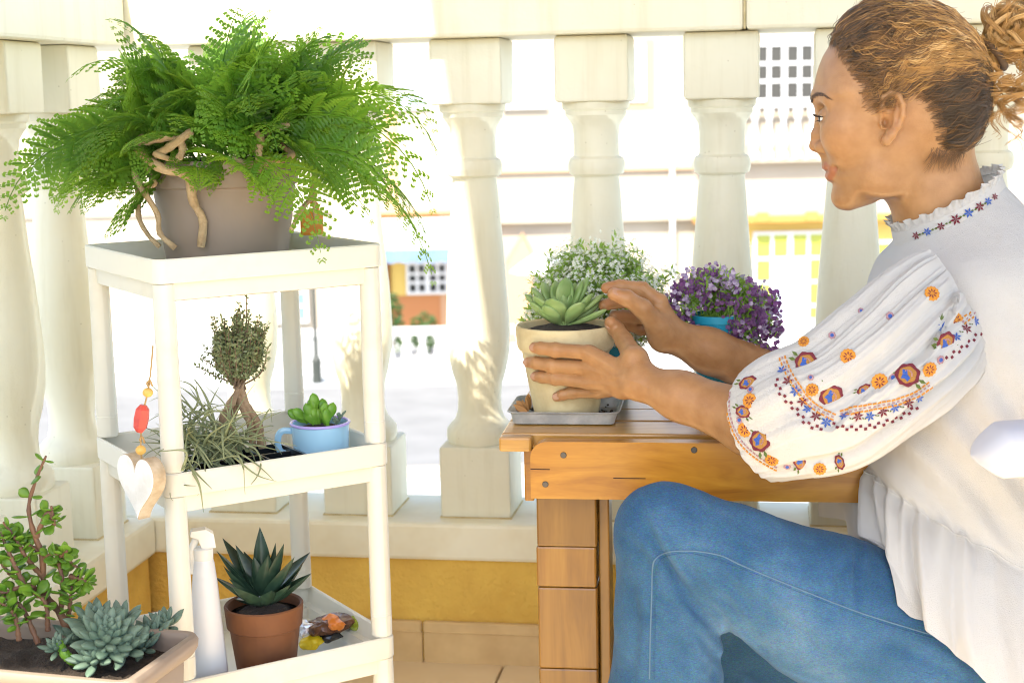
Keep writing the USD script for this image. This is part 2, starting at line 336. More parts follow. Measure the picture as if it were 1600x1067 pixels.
obj('drain_pipe', lathe([(.06, GZ), (.06, fac(1050, 60)[2])], 10, (fac(1050, 300)[0], DB - .09, 0)), 'frame_white', T)
slab = obj('balcony_slab', pbox(1085, 246, 1420, 256, DB, -.01, .40), 'wall_white', T)
obj('balcony_rail', pbox(1085, 160, 1420, 170, DB - .36, .12), 'frame_white', T)
za, zb = fac(1200, 247, DB - .3)[2], fac(1200, 169, DB - .3)[2]
for i in range(15):
    x = fac(1090 + i * 22.4, 200, DB - .3)[0]
    obj('balcony_baluster', small_baluster(zb - za, .115, (x, DB - .28, za)), 'frame_white', T, smooth=40)
# house on the left: orange with blue awning
T = thing('orange_house', 'orange shop house with a blue awning, seen left of the first baluster', 'building', (-6, DB, GZ))
xl, xr = fac(-300, 300)[0], fac(757, 300)[0]
obj('upper_wall', bbox((xl, DB, fac(600, 330)[2]), (xr, DB + 8, fac(600, -160)[2] + 4)), 'wall_white', T)
obj('white_ground_wall', bbox((xl, DB + .1, GZ), (fac(556, 330)[0], DB + 8, fac(600, 330)[2])), 'wall_white', T)
obj('ground_wall', bbox((fac(556, 330)[0], DB + .1, fac(600, 462)[2]), (xr - 1.2, DB + 8, fac(600, 330)[2])), 'wall_orange', T)
obj('lower_wall', bbox((fac(556, 330)[0], DB + .05, GZ), (xr - 1.2, DB + 8, fac(600, 462)[2])), 'wall_terracotta', T)
obj('side_wall', bbox((xr - 1.2, DB + .02, GZ), (xr, DB + 8, fac(600, 330)[2])), 'wall_peach', T)
obj('corner_strip', pbox(604, 60, 616, 330, DB, -.004, .06), 'wall_peach', T)
obj('string_course', pbox(560, 326, 757, 336, DB, -.004, .12), 'wall_peach', T)
obj('yellow_panel', pbox(612, 408, 700, 462, DB, -.004, -.02), 'wall_yellow', T)
window(T, 618, 72, 668, 172, 1, 4, 'pane_pale', 1)
window(T, 300, 72, 380, 172, 2, 4, 'pane_pale', 2)
window(T, 636, 408, 700, 460, 2, 3, 'pane_dark', 2, d=DB)
window(T, 395, 430, 480, 505, 2, 3, lambda s, i, j: 'awning_blue' if s else 'pane_dark', 2, d=DB)
obj('post', pbox(594, 408, 606, 505, DB, -.004, .12), 'brown_post', T)
a, b = fac(560, 338), fac(706, 338); zt, zb_ = fac(600, 342)[2], fac(600, 392, DB - 1.7)[2]; zv = fac(600, 410, DB - 1.7)[2]
aw = np.array([[a[0], DB - .02, zt], [b[0], DB - .02, zt], [b[0], DB - 1.7, zb_], [a[0], DB - 1.7, zb_]])
aw2 = aw - V(0, 0, .05)
obj('awning', trimesh.convex.convex_hull(np.vstack([aw, aw2])), 'frame_white', T)
for i in range(14):
    x0 = a[0] + (b[0] - a[0]) * i / 14; x1 = a[0] + (b[0] - a[0]) * (i + .97) / 14
    obj('awning_valance', bbox((x0, DB - 1.73, zv - .03 * (i % 2)), (x1, DB - 1.70, zb_ + .03)), 'awning_blue', T)
# gabled shed between them
T = thing('peach_gable', 'small peach gable wall between the orange house and the white house', 'building', (0, 38, GZ))
g0, g1, g2 = fac(782, 510, 38), fac(834, 510, 38), fac(818, 372, 38)
g3 = fac(790, 420, 38)
obj('wall', extr(Polygon([(g0[0], GZ), (g1[0], GZ), (fac(832, 400, 38)[0], fac(832, 400, 38)[2]), (g2[0], g2[2]), (g3[0], g3[2])]), 2.0, (0, 40, 0), (1, 0, 0), (0, 0, 1)), 'wall_peach', T)
# far balustrade along the street edge
T = thing('street_balustrade', 'low white balustrade at the far edge of the street', 'balustrade', (0, 34, GZ))
zb0, zb1 = GZ, PY(650, 512, 34)[2]
xs = np.arange(PY(150, 540, 34)[0], PY(1560, 540, 34)[0], .36)
obj('rail', bbox((xs[0] - .2, 33.9, zb1 - .14), (xs[-1] + .2, 34.15, zb1)), 'frame_white', T)
obj('base', bbox((xs[0] - .2, 33.88, GZ), (xs[-1] + .2, 34.17, GZ + .16)), 'frame_white', T)
for x in xs:
    obj('baluster', small_baluster(zb1 - .14 - GZ - .16, .115, (x, 34.02, GZ + .16)), 'frame_white', T, smooth=40)
# parasol, shrubs, lamp post
T = thing('white_parasol', 'white parasol open on the square, seen past the pale green flowers', 'parasol', (PY(838, 420, 36)[0], 36, GZ))
c = PY(838, 396, 36); o = V(c[0], 36, 0)
obj('canopy', lathe([(.62, c[2] - .42), (.60, c[2] - .40), (.3, c[2] - .18), (.02, c[2])], 8, o), 'frame_white', T)
obj('pole', lathe([(.03, GZ), (.03, c[2] - .1)], 10, o), 'frame_white', T)
T = thing('lamp_post', 'thin dark lamp post on the square behind the shelf post', 'lamp post', (PY(491, 480, 33)[0], 33, GZ))
x = PY(491, 480, 33)[0]; zt = PY(491, 425, 33)[2]
obj('pole', lathe([(.11, GZ), (.11, GZ + .5), (.05, GZ + .6), (.045, zt)], 12, (x, 33, 0)), 'dark_metal', T)
obj('lantern', lathe([(.05, zt), (.16, zt + .3), (.18, zt + .32), (.02, zt + .5)], 8, (x, 33, 0)), 'dark_metal', T)
obj('road', bbox((-80, 24.5, GZ + .001), (80, 32.4, GZ + .004)), 'asphalt', label='grey road along the far edge of the square', cat='road', kind='structure')
kb = thing('kerb', 'low stone kerb along the near edge of the grey road', 'kerb', (0, 24.3, GZ))
for i in range(40): obj('kerb_stone', bbox((-20 + i * 1.0 + .01, 24.2, GZ + .0005), (-19 + i * 1.0 - .01, 24.46, GZ + .13), .01, seg=1), 'wall_white', kb)
rng = np.random.default_rng(5)
def shrub(x, d, h, w, label):
    T = thing('street_shrub', label, 'shrub', (x, d, GZ)); q = []
    for i in range(420):
        p = rng.normal(size=3); p = unit(p) * rng.random() ** .4
        c = V(x, d, GZ + h * .55) + p * V(w, w, h * .5)
        a, b, _ = frame(rng.normal(size=3)); s = .07
        q.append(trimesh.Trimesh([c - a * s, c + b * s * .5, c + a * s, c - b * s * .5], [[0, 1, 2], [0, 2, 3]], process=False))
    obj('leaves', cat(q), 'street_leaf', T, kind='stuff'); obj('stem', lathe([(.04, GZ), (.02, GZ + h * .7)], 6, (x, d, 0)), 'brown_post', T)
shrub(PY(612, 500, 36)[0], 36, 1.5, .3, 'green shrub against the orange house beside the brown post')
shrub(PY(660, 500, 36)[0], 36.5, 1.0, .35, 'low shrub in front of the terracotta wall below the small window')
# ================================================================== plastic shelf
mat('shelf_plastic', (.69, .665, .56), .38, (.60, .56, .43), 9, (.52, .85), detail=6, bump=.08, bscale=200, specular_ior_level=.4)
mat('taupe_plastic', (.25, .195, .150), .5, (.225, .172, .13), 6, bump=.1, bscale=200)
mat('soil', (.035, .024, .016), .95, (.07, .05, .035), 60, bump=1, bscale=250, bdist=.006)
mat('rhizome', (.50, .36, .20), .8, (.36, .24, .12), 60, bump=.8, bscale=250, bdist=.003)
mat('orange_plastic', (.80, .30, .03), .4)
mat('bark', (.16, .10, .06), .85, (.24, .16, .10), 60, bump=.8, bscale=200, bdist=.003)
mat('root_bark', (.40, .28, .17), .85, (.25, .16, .09), 40, bump=.9, bscale=150, bdist=.004)
mat('black_plastic', (.012, .013, .014), .25)
mat('enamel_blue', (.32, .56, .74), .2, (.36, .60, .76), 4, coat_weight=.3)
mat('enamel_violet', (.42, .34, .72), .25)
mat('terracotta', (.165, .060, .018), .7, (.115, .040, .014), 14, bump=.3, bscale=120, bdist=.002)
mat('bottle_white', (.80, .80, .80), .35, transmission_weight=.15)
mat('bottle_cap', (.74, .72, .66), .3)
mat('bead_yellow', (.70, .42, .10), .45)
mat('bead_red', (.62, .085, .06), .35, (.5, .06, .05), 40)
mat('cord', (.42, .27, .11), .9)
mat('heart_white', (.80, .79, .76), .65, (.66, .64, .58), 26, (.5, .75), bump=.4, bscale=90)
mat('heart_wood', (.56, .45, .31), .75, (.40, .30, .18), 50)
mat('foil_brown', (.10, .045, .025), .25, (.16, .07, .03), 40, metallic=.3)
mat('foil_orange', (.75, .22, .03), .25, metallic=.2)
mat('foil_green', (.30, .36, .03), .25, metallic=.2)
mat('foil_yellow', (.80, .60, .02), .25, metallic=.2)
mat('foil_silver', (.75, .75, .80), .2, metallic=.5)
mat('stem_brown', (.13, .06, .035), .6, (.20, .10, .05), 50)
leafmat('fern_leaf', (.048, .125, .018), (.10, .215, .027), 14, trans=.5, tcol=(.34, .56, .05))
leafmat('fern_leaf_pale', (.07, .18, .018), (.13, .26, .026), 14, trans=.48, tcol=(.42, .64, .05))
leafmat('thyme_leaf', (.14, .175, .075), (.24, .27, .13), 60, trans=.15)
leafmat('tillandsia_leaf', (.20, .235, .12), (.33, .36, .19), 30, rough=.6, trans=.15)
leafmat('succulent_green', (.10, .26, .02), (.20, .40, .05), 60, rough=.3, trans=.25)
leafmat('haworthia_leaf', (.012, .030, .018), (.03, .06, .035), 60, rough=.35, trans=.02)
leafmat('jade_leaf', (.09, .20, .022), (.19, .34, .035), 60, rough=.28, trans=.3)
leafmat('blue_rosette', (.11, .175, .125), (.165, .235, .17), 50, rough=.5, trans=.08)
mat('leaf_edge', (.35, .36, .22), .5)

SU, SV = V(math.sin(math.radians(58.2)), math.cos(math.radians(58.2)), 0), V(-math.cos(math.radians(58.2)), math.sin(math.radians(58.2)), 0)
A = PY(253, 404, 1.9); A0 = A * V(1, 1, 0)
SL, SD = .2816, .262
zt = A[2]; zm = PY(277, 736, 1.9)[2]; zl = PY(292, 1058, 1.9)[2]
def sp(s, t, z): return A0 + s * SU + t * SV + z * bz
def rrect(L, D, r, n=6):
    """rounded rectangle centred on 0"""
    pts = []
    for cx, cy, a0 in ((L / 2 - r, D / 2 - r, 0), (-L / 2 + r, D / 2 - r, 90), (-L / 2 + r, -D / 2 + r, 180), (L / 2 - r, -D / 2 + r, 270)):
        for k in range(n + 1):
            a = math.radians(a0 + 90 * k / n); pts.append((cx + r * math.cos(a), cy + r * math.sin(a)))
    return np.array(pts)
def dish(L, D, r, prof, o, X, Y, n=6):
    """open box with rounded corners lofted along prof = [(inset, z)], from the outer bottom round to the inner floor"""
    rings = []
    for ins, z in prof:
        p = rrect(L - 2 * ins, D - 2 * ins, max(r - ins, .0008), n); rings.append(np.column_stack([p, np.full(len(p), z)]))
    P = np.array(rings); m = grid(P, close_v=True); k = P.shape[1]
    v = np.vstack([m.vertices, [0, 0, prof[0][1]], [0, 0, prof[-1][1]]]); f = [m.faces[:, ::-1]]
    j = np.arange(k); jj = (j + 1) % k; a = len(v) - 2; b = (len(prof) - 1) * k
    f += [np.stack([np.full(k, a), jj, j], 1), np.stack([np.full(k, a + 1), b + j, b + jj], 1)]
    return place(trimesh.Trimesh(v, np.vstack(f), process=False), np.asarray(o, float), X, Y, np.cross(X, Y))
T = thing('plastic_shelf', 'three tier cream white plastic shelf with plants on it, left of the table', 'shelf', sp(.14, .13, 0))
PWs = .031
for z in (zt, zm, zl):
    L, D = SL + PWs, SD + PWs
    pr = [(.017, z - .054), (.010, z - .052), (.0085, z - .031), (.0012, z - .030), (0, z - .0288), (0, z - .002), (.0015, z), (.0035, z), (.0055, z - .002), (.0062, z - .026), (.013, z - .029), (.0145, z - .045), (.019, z - .0485)]
    obj('tray', dish(L, D, .0155, pr, sp(SL / 2, SD / 2, 0), SU, SV), 'shelf_plastic', T, smooth=35)
def post(s, t, name='post'):
    segs = []
    out = V(1 if s > 0 else -1, 1 if t > 0 else -1)
    for z0, z1, r0, r1 in ((.0, zl - .031, .0150, .0142), (zl + .0005, zm - .031, .0145, .0135), (zm + .0005, zt - .031, .0145, .0132)):
        zs = [z0, z0 + .002, z0 + .028, z0 + .0288, z0 + .0296, z1 - .03, z1 - .001, z1]
        rs = [r0 - .0008, r0, r0, r0 - .0007, r0, r1 + .0004, r1, r1 - .001]
        m = dish(2, 2, 1, [(1 - r, z) for r, z in zip(rs, zs)][:1] + [(1 - r, z) for r, z in zip(rs, zs)], sp(s, t, 0), SU, SV, 5)
        segs.append(m)
    p = obj(name, cat(segs), 'shelf_plastic', T, smooth=40)
for s in (0, SL):
    for t in (0, SD): post(s, t)
FZ = -.0455   # tray floor below its rim

# ------------------------------------------------------------------ fern
rng = np.random.default_rng(11)
pc = sp(SL / 2 - .004, SD / 2, 0); pz0 = zt + FZ; pz1 = PY(355, 256, 2.0)[2] + .004
T = thing('potted_fern', 'big feathery green fern in a taupe pot on the top of the shelf', 'potted plant', V(pc[0], pc[1], pz0))
hh = pz1 - pz0
obj('pot', lathe([(.074, pz0), (.077, pz0 + .002), (.0935, pz0 + hh - .038), (.0935, pz0 + hh - .036), (.0975, pz0 + hh - .034), (.0985, pz0 + hh - .003), (.0965, pz0 + hh), (.093, pz0 + hh - .002), (.091, pz0 + hh - .03)], 64, pc * V(1, 1, 0)), 'taupe_plastic', T, smooth=40)
P_ = lathe([(.0915, pz1 - .022), (.07, pz1 - .012), (.04, pz1 - .004), (.0001, pz1)], 40, pc * V(1, 1, 0)); P_.vertices[:, 2] += .012 * (meshkit.noise(P_.vertices * 60) - .5)
obj('soil', P_, 'soil', T, smooth=True)
def frond(base, d0, length, droop, wid, curl, npin=13):
    """lacy triangular frond: a rachis, pinnae in pairs, pinnules in pairs on every pinna"""
    n = 26; t = np.linspace(0, 1, n); pts = [np.array(base)]; d = unit(d0)
    side = unit(np.cross(d, V(0, 0, 1)) + 1e-6)
    for i in range(1, n):
        d = unit(d + V(0, 0, -1) * droop * (i / n) ** 1.2 * 2.6 / n + side * curl / n); pts.append(pts[-1] + d * length / (n - 1))
    pts = np.array(pts); Tn = np.gradient(pts, axis=0); Tn /= np.linalg.norm(Tn, axis=1, keepdims=True)
    nrm = np.cross(np.cross(Tn, V(0, 0, 1)) + 1e-9, Tn); nrm /= np.linalg.norm(nrm, axis=1, keepdims=True); bi = np.cross(Tn, nrm)
    ms = [tube(pts[::2], np.linspace(.0013, .0005, n)[::2], 4, caps=False)]
    Vv, Ff, cnt = [], [], 0
    roll = rng.normal(0, .75)
    for k in range(npin):
        u = .26 + .73 * (k / (npin - 1)) ** .95; i = u * (n - 1); i0 = int(min(i, n - 2)); w = i - i0
        o = pts[i0] * (1 - w) + pts[i0 + 1] * w; tt, nn, bb = Tn[i0], nrm[i0], bi[i0]
        cc, ss = math.cos(roll), math.sin(roll); nn, bb = nn * cc + bb * ss, bb * cc - nn * ss
        pl = wid * (1 - .93 * ((u - .26) / .73) ** 1.1) * (1 if k else .8) * rng.uniform(.85, 1.1)
        for sd in (-1, 1):
            pd = unit(bb * sd * .86 + tt * .48 - nn * .10 + rng.normal(0, .05, 3)); q = np.cross(nn, pd); q = unit(q if q @ tt > 0 else -q); m2 = np.cross(pd, q)
            npl = max(3, int(pl / .0060)); uu = (np.arange(npl) + .5) / npl
            c = o + pd * (pl * uu)[:, None] + q * (.10 * pl * uu ** 2)[:, None] - V(0, 0, 1) * (.18 * pl * uu ** 2)[:, None]
            L_ = np.maximum(.34 * pl * (1 - uu) ** .8, .0038) * rng.uniform(.85, 1.15, npl); W_ = np.full(npl, pl / npl * .50)
            Vv.append(np.stack([o, o + pd * pl * .5 + q * .0004 - V(0, 0, .045 * pl), o + pd * pl + q * .10 * pl - V(0, 0, .18 * pl), o + pd * pl * .5 + q * (.0004 + .05 * pl)])); Ff += [np.array([[cnt, cnt + 1, cnt + 2], [cnt, cnt + 2, cnt + 3]])]; cnt += 4
            for s2 in (-1, 1):
                ax = unit(q * s2 * .85 + pd * .55); ax2 = unit(np.cross(m2, ax))
                a0 = c; tip = c + ax * L_[:, None] - m2 * (L_ * .12)[:, None]; mid = c + ax * (L_ * .45)[:, None]
                b1 = mid + ax2 * W_[:, None]; b2 = mid - ax2 * W_[:, None]
                Vv.append(np.stack([a0, b1, tip, b2], 1).reshape(-1, 3)); ii = cnt + 4 * np.arange(npl)
                Ff += [np.stack([ii, ii + 1, ii + 2], 1), np.stack([ii, ii + 2, ii + 3], 1)]; cnt += 4 * npl
    ms.append(trimesh.Trimesh(np.vstack(Vv), np.vstack(Ff), process=False))
    return cat(ms)
def fern_frond(az, el, ln, dr, wid=None, mm=None):
    r = .088 * math.sqrt(rng.random()); a2 = az + rng.normal(0, .9)
    base = V(pc[0] + r * math.cos(a2), pc[1] + r * math.sin(a2), pz1 + rng.uniform(-.012, .045))
    d = unit(V(math.cos(az) * math.cos(el), math.sin(az) * math.cos(el), math.sin(el)) + rng.normal(0, .16, 3))
    obj('frond', frond(base, d, ln, dr, wid or ln * rng.uniform(.28, .42), rng.normal(0, 1.1), int(rng.integers(9, 14))), mm or ('fern_leaf_pale' if rng.random() < .5 else 'fern_leaf'), T)
for k in range(138):
    az = k * 2.399963 + rng.normal(0, .2); el = math.radians(rng.choice([rng.uniform(0, 30), rng.uniform(30, 62), rng.uniform(58, 88)], p=[.26, .46, .28]))
    ln = rng.uniform(.15, .255) * (1 - .16 * math.sin(el)); fwd = max(0, -math.sin(az)); ln *= 1 - .42 * fwd * (el < .9)
    fern_frond(az, el, ln, rng.uniform(.5, 2.6) * (1.0 if el > .5 else .8))
for k in range(44):
    fern_frond(rng.uniform(0, 2 * PI), rng.uniform(.5, 1.4), rng.uniform(.10, .17), rng.uniform(.8, 2.0))
for az, el, ln, dr in ((3.1, .45, .34, 2.1), (3.4, .3, .33, 1.9), (2.8, .35, .33, 2.2), (3.7, .2, .30, 1.7), (0.05, .55, .36, 1.9), (-.25, .5, .35, 2.2), (.3, .6, .34, 1.7), (-.5, .3, .30, 1.7), (-2.6, .1, .27, 1.6), (3.3, .7, .33, 1.5), (3.0, .2, .30, 2.0), (-.1, .2, .30, 1.8), (2.9, .0, .27, 1.3), (3.25, -.1, .26, 1.2), (3.6, -.15, .24, 1.2), (-2.9, .35, .32, 2.6), (2.7, .1, .29, 1.6), (-2.3, -.2, .20, 1.0), (.15, -.05, .28, 1.4), (-.35, -.1, .27, 1.3), (-.7, 0, .24, 1.4), (.0, .1, .33, 2.0), (-1.0, -.1, .2, 1.2)):
    fern_frond(az, el, ln * (.74 if abs(az) > 2 else .98), dr, .075)
def rope(pts, r0, r1, n=26, seg=8, seed=0):
    p = spline(pts, n); rr = np.linspace(r0, r1, n) * (1 + .45 * (meshkit.noise(np.column_stack([np.arange(n) * .9, np.full(n, seed * 3.7), np.zeros(n)])) - .5))
    return tube(p, rr, seg)
fd = pc[1] - .1
for i, (pts, r0, r1) in enumerate([
    ([(232, 205, 2.02), (215, 232, 1.99), (250, 262, fd), (292, 275, fd - .008), (302, 315, fd - .004), (317, 345, fd + .006), (314, 386, fd + .008)], .0066, .0048),
    ([(212, 240, 2.04), (206, 262, 2.02), (222, 295, 2.0), (246, 335, 2.0), (250, 365, 2.0), (274, 388, 2.0)], .0042, .0036),
    ([(208, 258, 2.06), (216, 305, 2.04), (217, 340, 2.03), (232, 368, 2.03), (250, 386, 2.03)], .0038, .0032),
    ([(225, 222, 2.0), (262, 215, 1.99), (285, 228, fd), (275, 250, fd - .004), (240, 240, fd)], .006, .004),
    ([(238, 248, 2.0), (262, 232, fd), (300, 205, fd)], .006, .005),
    ([(362, 250, fd - .004), (395, 258, fd - .006), (425, 252, fd), (456, 243, fd + .02), (440, 225, fd + .05)], .0052, .0046),
    ([(375, 208, fd), (405, 212, fd - .006), (404, 240, fd - .01), (407, 271, fd - .012)], .0058, .0042),
    ([(390, 235, fd + .01), (420, 205, fd + .02), (452, 195, fd + .03)], .005, .004),
    ([(505, 205, 2.09), (492, 235, 2.08), (488, 300, 2.06), (470, 330, 2.03), (455, 360, 2.01)], .0042, .0036),
    ([(490, 300, 2.06), (494, 350, 2.06)], .0038, .003),
    ([(215, 290, 2.01), (242, 288, 2.01), (232, 262, 2.01)], .0036, .003)]):
    obj('rhizome', rope([PY(*q) for q in pts], r0, r1, seed=i), 'rhizome', T, smooth=True)
for i, (x, y, d) in enumerate(((266, 352, 2.13), (487, 343, 2.17))):
    o = PY(x, y, d); T2 = thing('orange_clip', ('orange plastic clip behind the left dangling roots of the fern', 'orange plastic clip right of the fern pot on the shelf')[i], 'clip', o)
    w = (.010, .016)[i]
    obj('body', bbox((o[0] - w, d - .004, o[2] - .022), (o[0] + w, d + .004, o[2] + .012), .003), 'orange_plastic', T2)
    obj('hook', tube(spline([V(o[0] - w * .6, d, o[2] + .011), V(o[0] - w * .5, d, o[2] + .022), V(o[0] + w * .5, d, o[2] + .022), V(o[0] + w * .6, d, o[2] + .011)], 10), .002, 6), 'orange_plastic', T2)

# ------------------------------------------------------------------ middle tray: thyme, air plant, seed tray, mug
fz = zm + FZ
def onfloor(x, y, z): return PZ(x, y, z)
b0 = PY(372, 690, 2.05); b0[2] = fz + .012
T = thing('potted_thyme', 'small grey green thyme bush with a twisted bare trunk on the middle shelf', 'plant', b0 * V(1, 1, 0) + bz * fz)
obj('soil', lathe([(.05, fz + .002), (.045, fz + .012), (.02, fz + .02), (.0001, fz + .022)], 24, b0 * V(1, 1, 0)), 'soil', T, smooth=True)
ft = PY(372, 598, 2.05)
for i, pts in enumerate(([(395, 700), (392, 665), (375, 625), (372, 598)], [(372, 705), (362, 660), (372, 628), (370, 600)], [(345, 690), (348, 650), (362, 632), (374, 602)], [(410, 700), (402, 660), (384, 630), (376, 600)], [(352, 700), (356, 640), (372, 612), (380, 585)])):
    obj('root', rope([PY(x, y, 2.05 + .012 * math.sin(i * 2.1) * (y > 620)) for x, y in pts], .0062 - .0010 * (i % 3), .0042, 18, 8, i), 'root_bark', T, smooth=True)
rng = np.random.default_rng(3)
lv, lf = [], []; cnt = 0; stems = []
def diamond(c, ax, side, L, W, acc):
    a = np.stack([c, c + ax * L * .5 + side * W, c + ax * L, c + ax * L * .5 - side * W]); acc.append(a)
acc = []
for k in range(210):
    th = rng.uniform(0, 2 * PI); rad = math.sqrt(rng.random()); hgt = rng.uniform(.55, 1.0) * (1 - .22 * rad)
    if k % 70 == 69: rad = 1.15
    zz_ = (.030 + .085 * hgt ** 1.3 * rng.uniform(.7, 1.0)) * (1 - .30 * rad * rad); tip = ft + V(rad * .054 * math.cos(th) * (zz_ / .085) ** .8 + .004, rad * .044 * math.sin(th), zz_)
    if k < 3: tip = ft + V(-.057 + .006 * k, .01, .022 + .012 * k)
    if k == 4: tip = ft + V(.017, 0, .122)
    mid = ft * .5 + tip * .5 + V(rad * .009 * math.cos(th), rad * .008 * math.sin(th), -.004 + rng.normal(0, .003))
    p = spline([ft + rng.normal(0, .003, 3), mid, tip], 16); stems.append(tube(p, np.linspace(.0013, .0005, 16), 4, caps=False))
    for i in range(5 if k > 3 else 2, 16):
        for _ in range(4):
            ax = unit(rng.normal(size=3) + V(0, 0, .4)); sd = unit(np.cross(ax, rng.normal(size=3)))
            diamond(p[i] + rng.normal(0, .0006, 3), ax, sd, rng.uniform(.0045, .0078), .0017, acc)
def quads(acc):
    v = np.vstack(acc); i = 4 * np.arange(len(acc)); return trimesh.Trimesh(v, np.vstack([np.stack([i, i + 1, i + 2], 1), np.stack([i, i + 2, i + 3], 1)]), process=False)
for k in range(0, 210, 14): obj('branch', cat(stems[k:k + 14]), 'bark', T)
obj('leaves', quads(acc), 'thyme_leaf', T, kind='stuff')
# black seed tray
T = thing('seed_tray', 'shiny black plastic seed tray under the air plant on the middle shelf', 'tray', sp(.125, .10, fz))
so = sp(.115, .075, 0); z1 = fz + .034
obj('body', dish(.165, .10, .008, [(.008, fz + .001), (.006, fz + .003), (.0, z1 - .004), (0, z1), (.004, z1), (.005, z1 - .02), (.006, z1 - .022)], so, SU, SV), 'black_plastic', T, smooth=35)
for i in range(1, 5): obj('divider', bbox((-.0775 + i * .0325 - .0225, -.044, z1 - .02), (-.0775 + i * .0325 - .0195, .044, z1 - .001), .001, so, SU, SV, bz, seg=1), 'black_plastic', T)
for j in (0,): obj('divider', bbox((-.076, -.0015, z1 - .0205), (.076, .0015, z1 - .0015), .001, so, SU, SV, bz, seg=1), 'black_plastic', T)
# air plant: curling strap leaves in clumps
T = thing('air_plant', 'tangled silvery green air plant spilling over the front of the middle shelf', 'plant', sp(.06, .05, fz))
rng = np.random.default_rng(8)
clumps = [((325, 700), 1.965, 46, 1.0), ((300, 690), 1.95, 30, .9), ((350, 690), 1.985, 40, 1.0), ((375, 690), 1.97, 18, .8), ((295, 735), 1.91, 14, .7), ((262, 690), 1.99, 16, .7), ((300, 650), 2.0, 14, .8)]
for (x, y), d, n, sc in clumps:
    o = PY(x, y, d)
    for k in range(n):
        th = rng.uniform(0, 2 * PI); el = rng.uniform(-.4, 1.2); dd = V(math.cos(th) * math.cos(el), math.sin(th) * math.cos(el), math.sin(el))
        L = rng.uniform(.045, .105) * sc; p = [o + rng.normal(0, .006, 3)]; w = rng.normal(size=3); w = unit(w - dd * (w @ dd)); cu = rng.uniform(-1, 1) * 2.6 + rng.choice([-1, 1]) * 1.0
        nn = 13
        for i in range(nn):
            a = cu / nn; dd = unit(dd * math.cos(a) + w * math.sin(a)); w = unit(w - dd * (w @ dd)); dd = unit(dd + V(0, 0, -.05)); p.append(p[-1] + dd * L / nn)
        p = np.array(p); p[:, 2] = np.maximum(p[:, 2], fz + .02 if False else p[:, 2])
        obj('leaf', tube(p, np.linspace(1, 0.12, nn + 1) ** .8 * .0031 * sc, 6, caps=False, flat=.45), 'tillandsia_leaf', T, smooth=True)
for x0, y0, x1, y1, x2, y2, d in ((330, 720, 375, 715, 383, 772, 1.925), (350, 700, 398, 740, 432, 752, 1.93), (300, 735, 312, 760, 318, 800, 1.90), (345, 700, 355, 640, 318, 600, 1.97), (300, 700, 330, 640, 372, 632, 1.97), (380, 690, 400, 650, 440, 640, 2.0), (395, 690, 420, 640, 425, 660, 2.0), (290, 728, 262, 700, 236, 718, 1.90), (285, 735, 290, 705, 250, 705, 1.88)):
    obj('leaf', tube(spline([PY(x0, y0, d), PY(x1, y1, d - .01), PY(x2, y2, d - .012)], 14), np.linspace(.0027, .0004, 14), 6, caps=False, flat=.5), 'tillandsia_leaf', T, smooth=True)
# mug with succulents
mo = PY(500, 657, 2.09); mz1 = mo[2]; mo = mo * V(1, 1, 0); mz0 = fz + .001
T = thing('blue_mug', 'light blue enamel mug with violet rim planted with succulents, right end of the middle shelf', 'mug', mo + bz * mz0)
obj('body', lathe([(.034, mz0), (.0365, mz0 + .003), (.037, mz0 + .01), (.0395, mz1 - .003), (.037, mz1 - .003), (.0355, mz1 - .014)], 48, mo), 'enamel_blue', T, smooth=40)
obj('rim', trimesh.creation.torus(.0395, .0021, 48, 10).apply_transform(trimesh.transformations.translation_matrix(mo + bz * (mz1 - .0025))), 'enamel_violet', T, smooth=True)
obj('soil', lathe([(.036, mz1 - .012), (.02, mz1 - .007), (.0001, mz1 - .006)], 24, mo), 'soil', T, smooth=True)
hd = unit(V(-1, -.15, 0))
obj('handle', tube(spline([mo + hd * .038 + bz * (mz1 - .012), mo + hd * .052 + bz * (mz1 - .012), mo + hd * .058 + bz * (mz1 - .022), mo + hd * .055 + bz * (mz1 - .04), mo + hd * .037 + bz * (mz1 - .046)], 20), .0036, 10, flat=1.3), 'enamel_blue', T, smooth=True)
def fat_leaf(o, ax, L, W, th, up=None, pw=.8, tipk=.5, n=9, m=8, cup=0):
    """plump pointed leaf from o along ax; W half width, th half thickness"""
    ax = unit(ax); up = V(0, 0, 1) if up is None else up
    s = np.cross(ax, up); s = unit(s) if np.linalg.norm(s) > 1e-3 else unit(np.cross(ax, V(1, 0, 0))); nrm = np.cross(s, ax)
    t = np.linspace(0, 1, n); w = (np.sin(PI * np.clip(t, 0, 1) ** pw)) ** tipk; w = np.maximum(w, .0) ; w[0] = max(w[0], .35); w[-1] = .02
    a = np.arange(m) / m * 2 * PI
    P = o + ax * (t * L)[:, None, None] + s * (w[:, None] * W * np.cos(a))[..., None] + nrm * (w[:, None] ** .7 * th * np.sin(a) + (cup * L * t ** 2)[:, None] + (cup * 1.2 * W * w[:, None] * np.abs(np.cos(a)) ** 2))[..., None]
    return grid(P, close_v=True)
rng = np.random.default_rng(21)
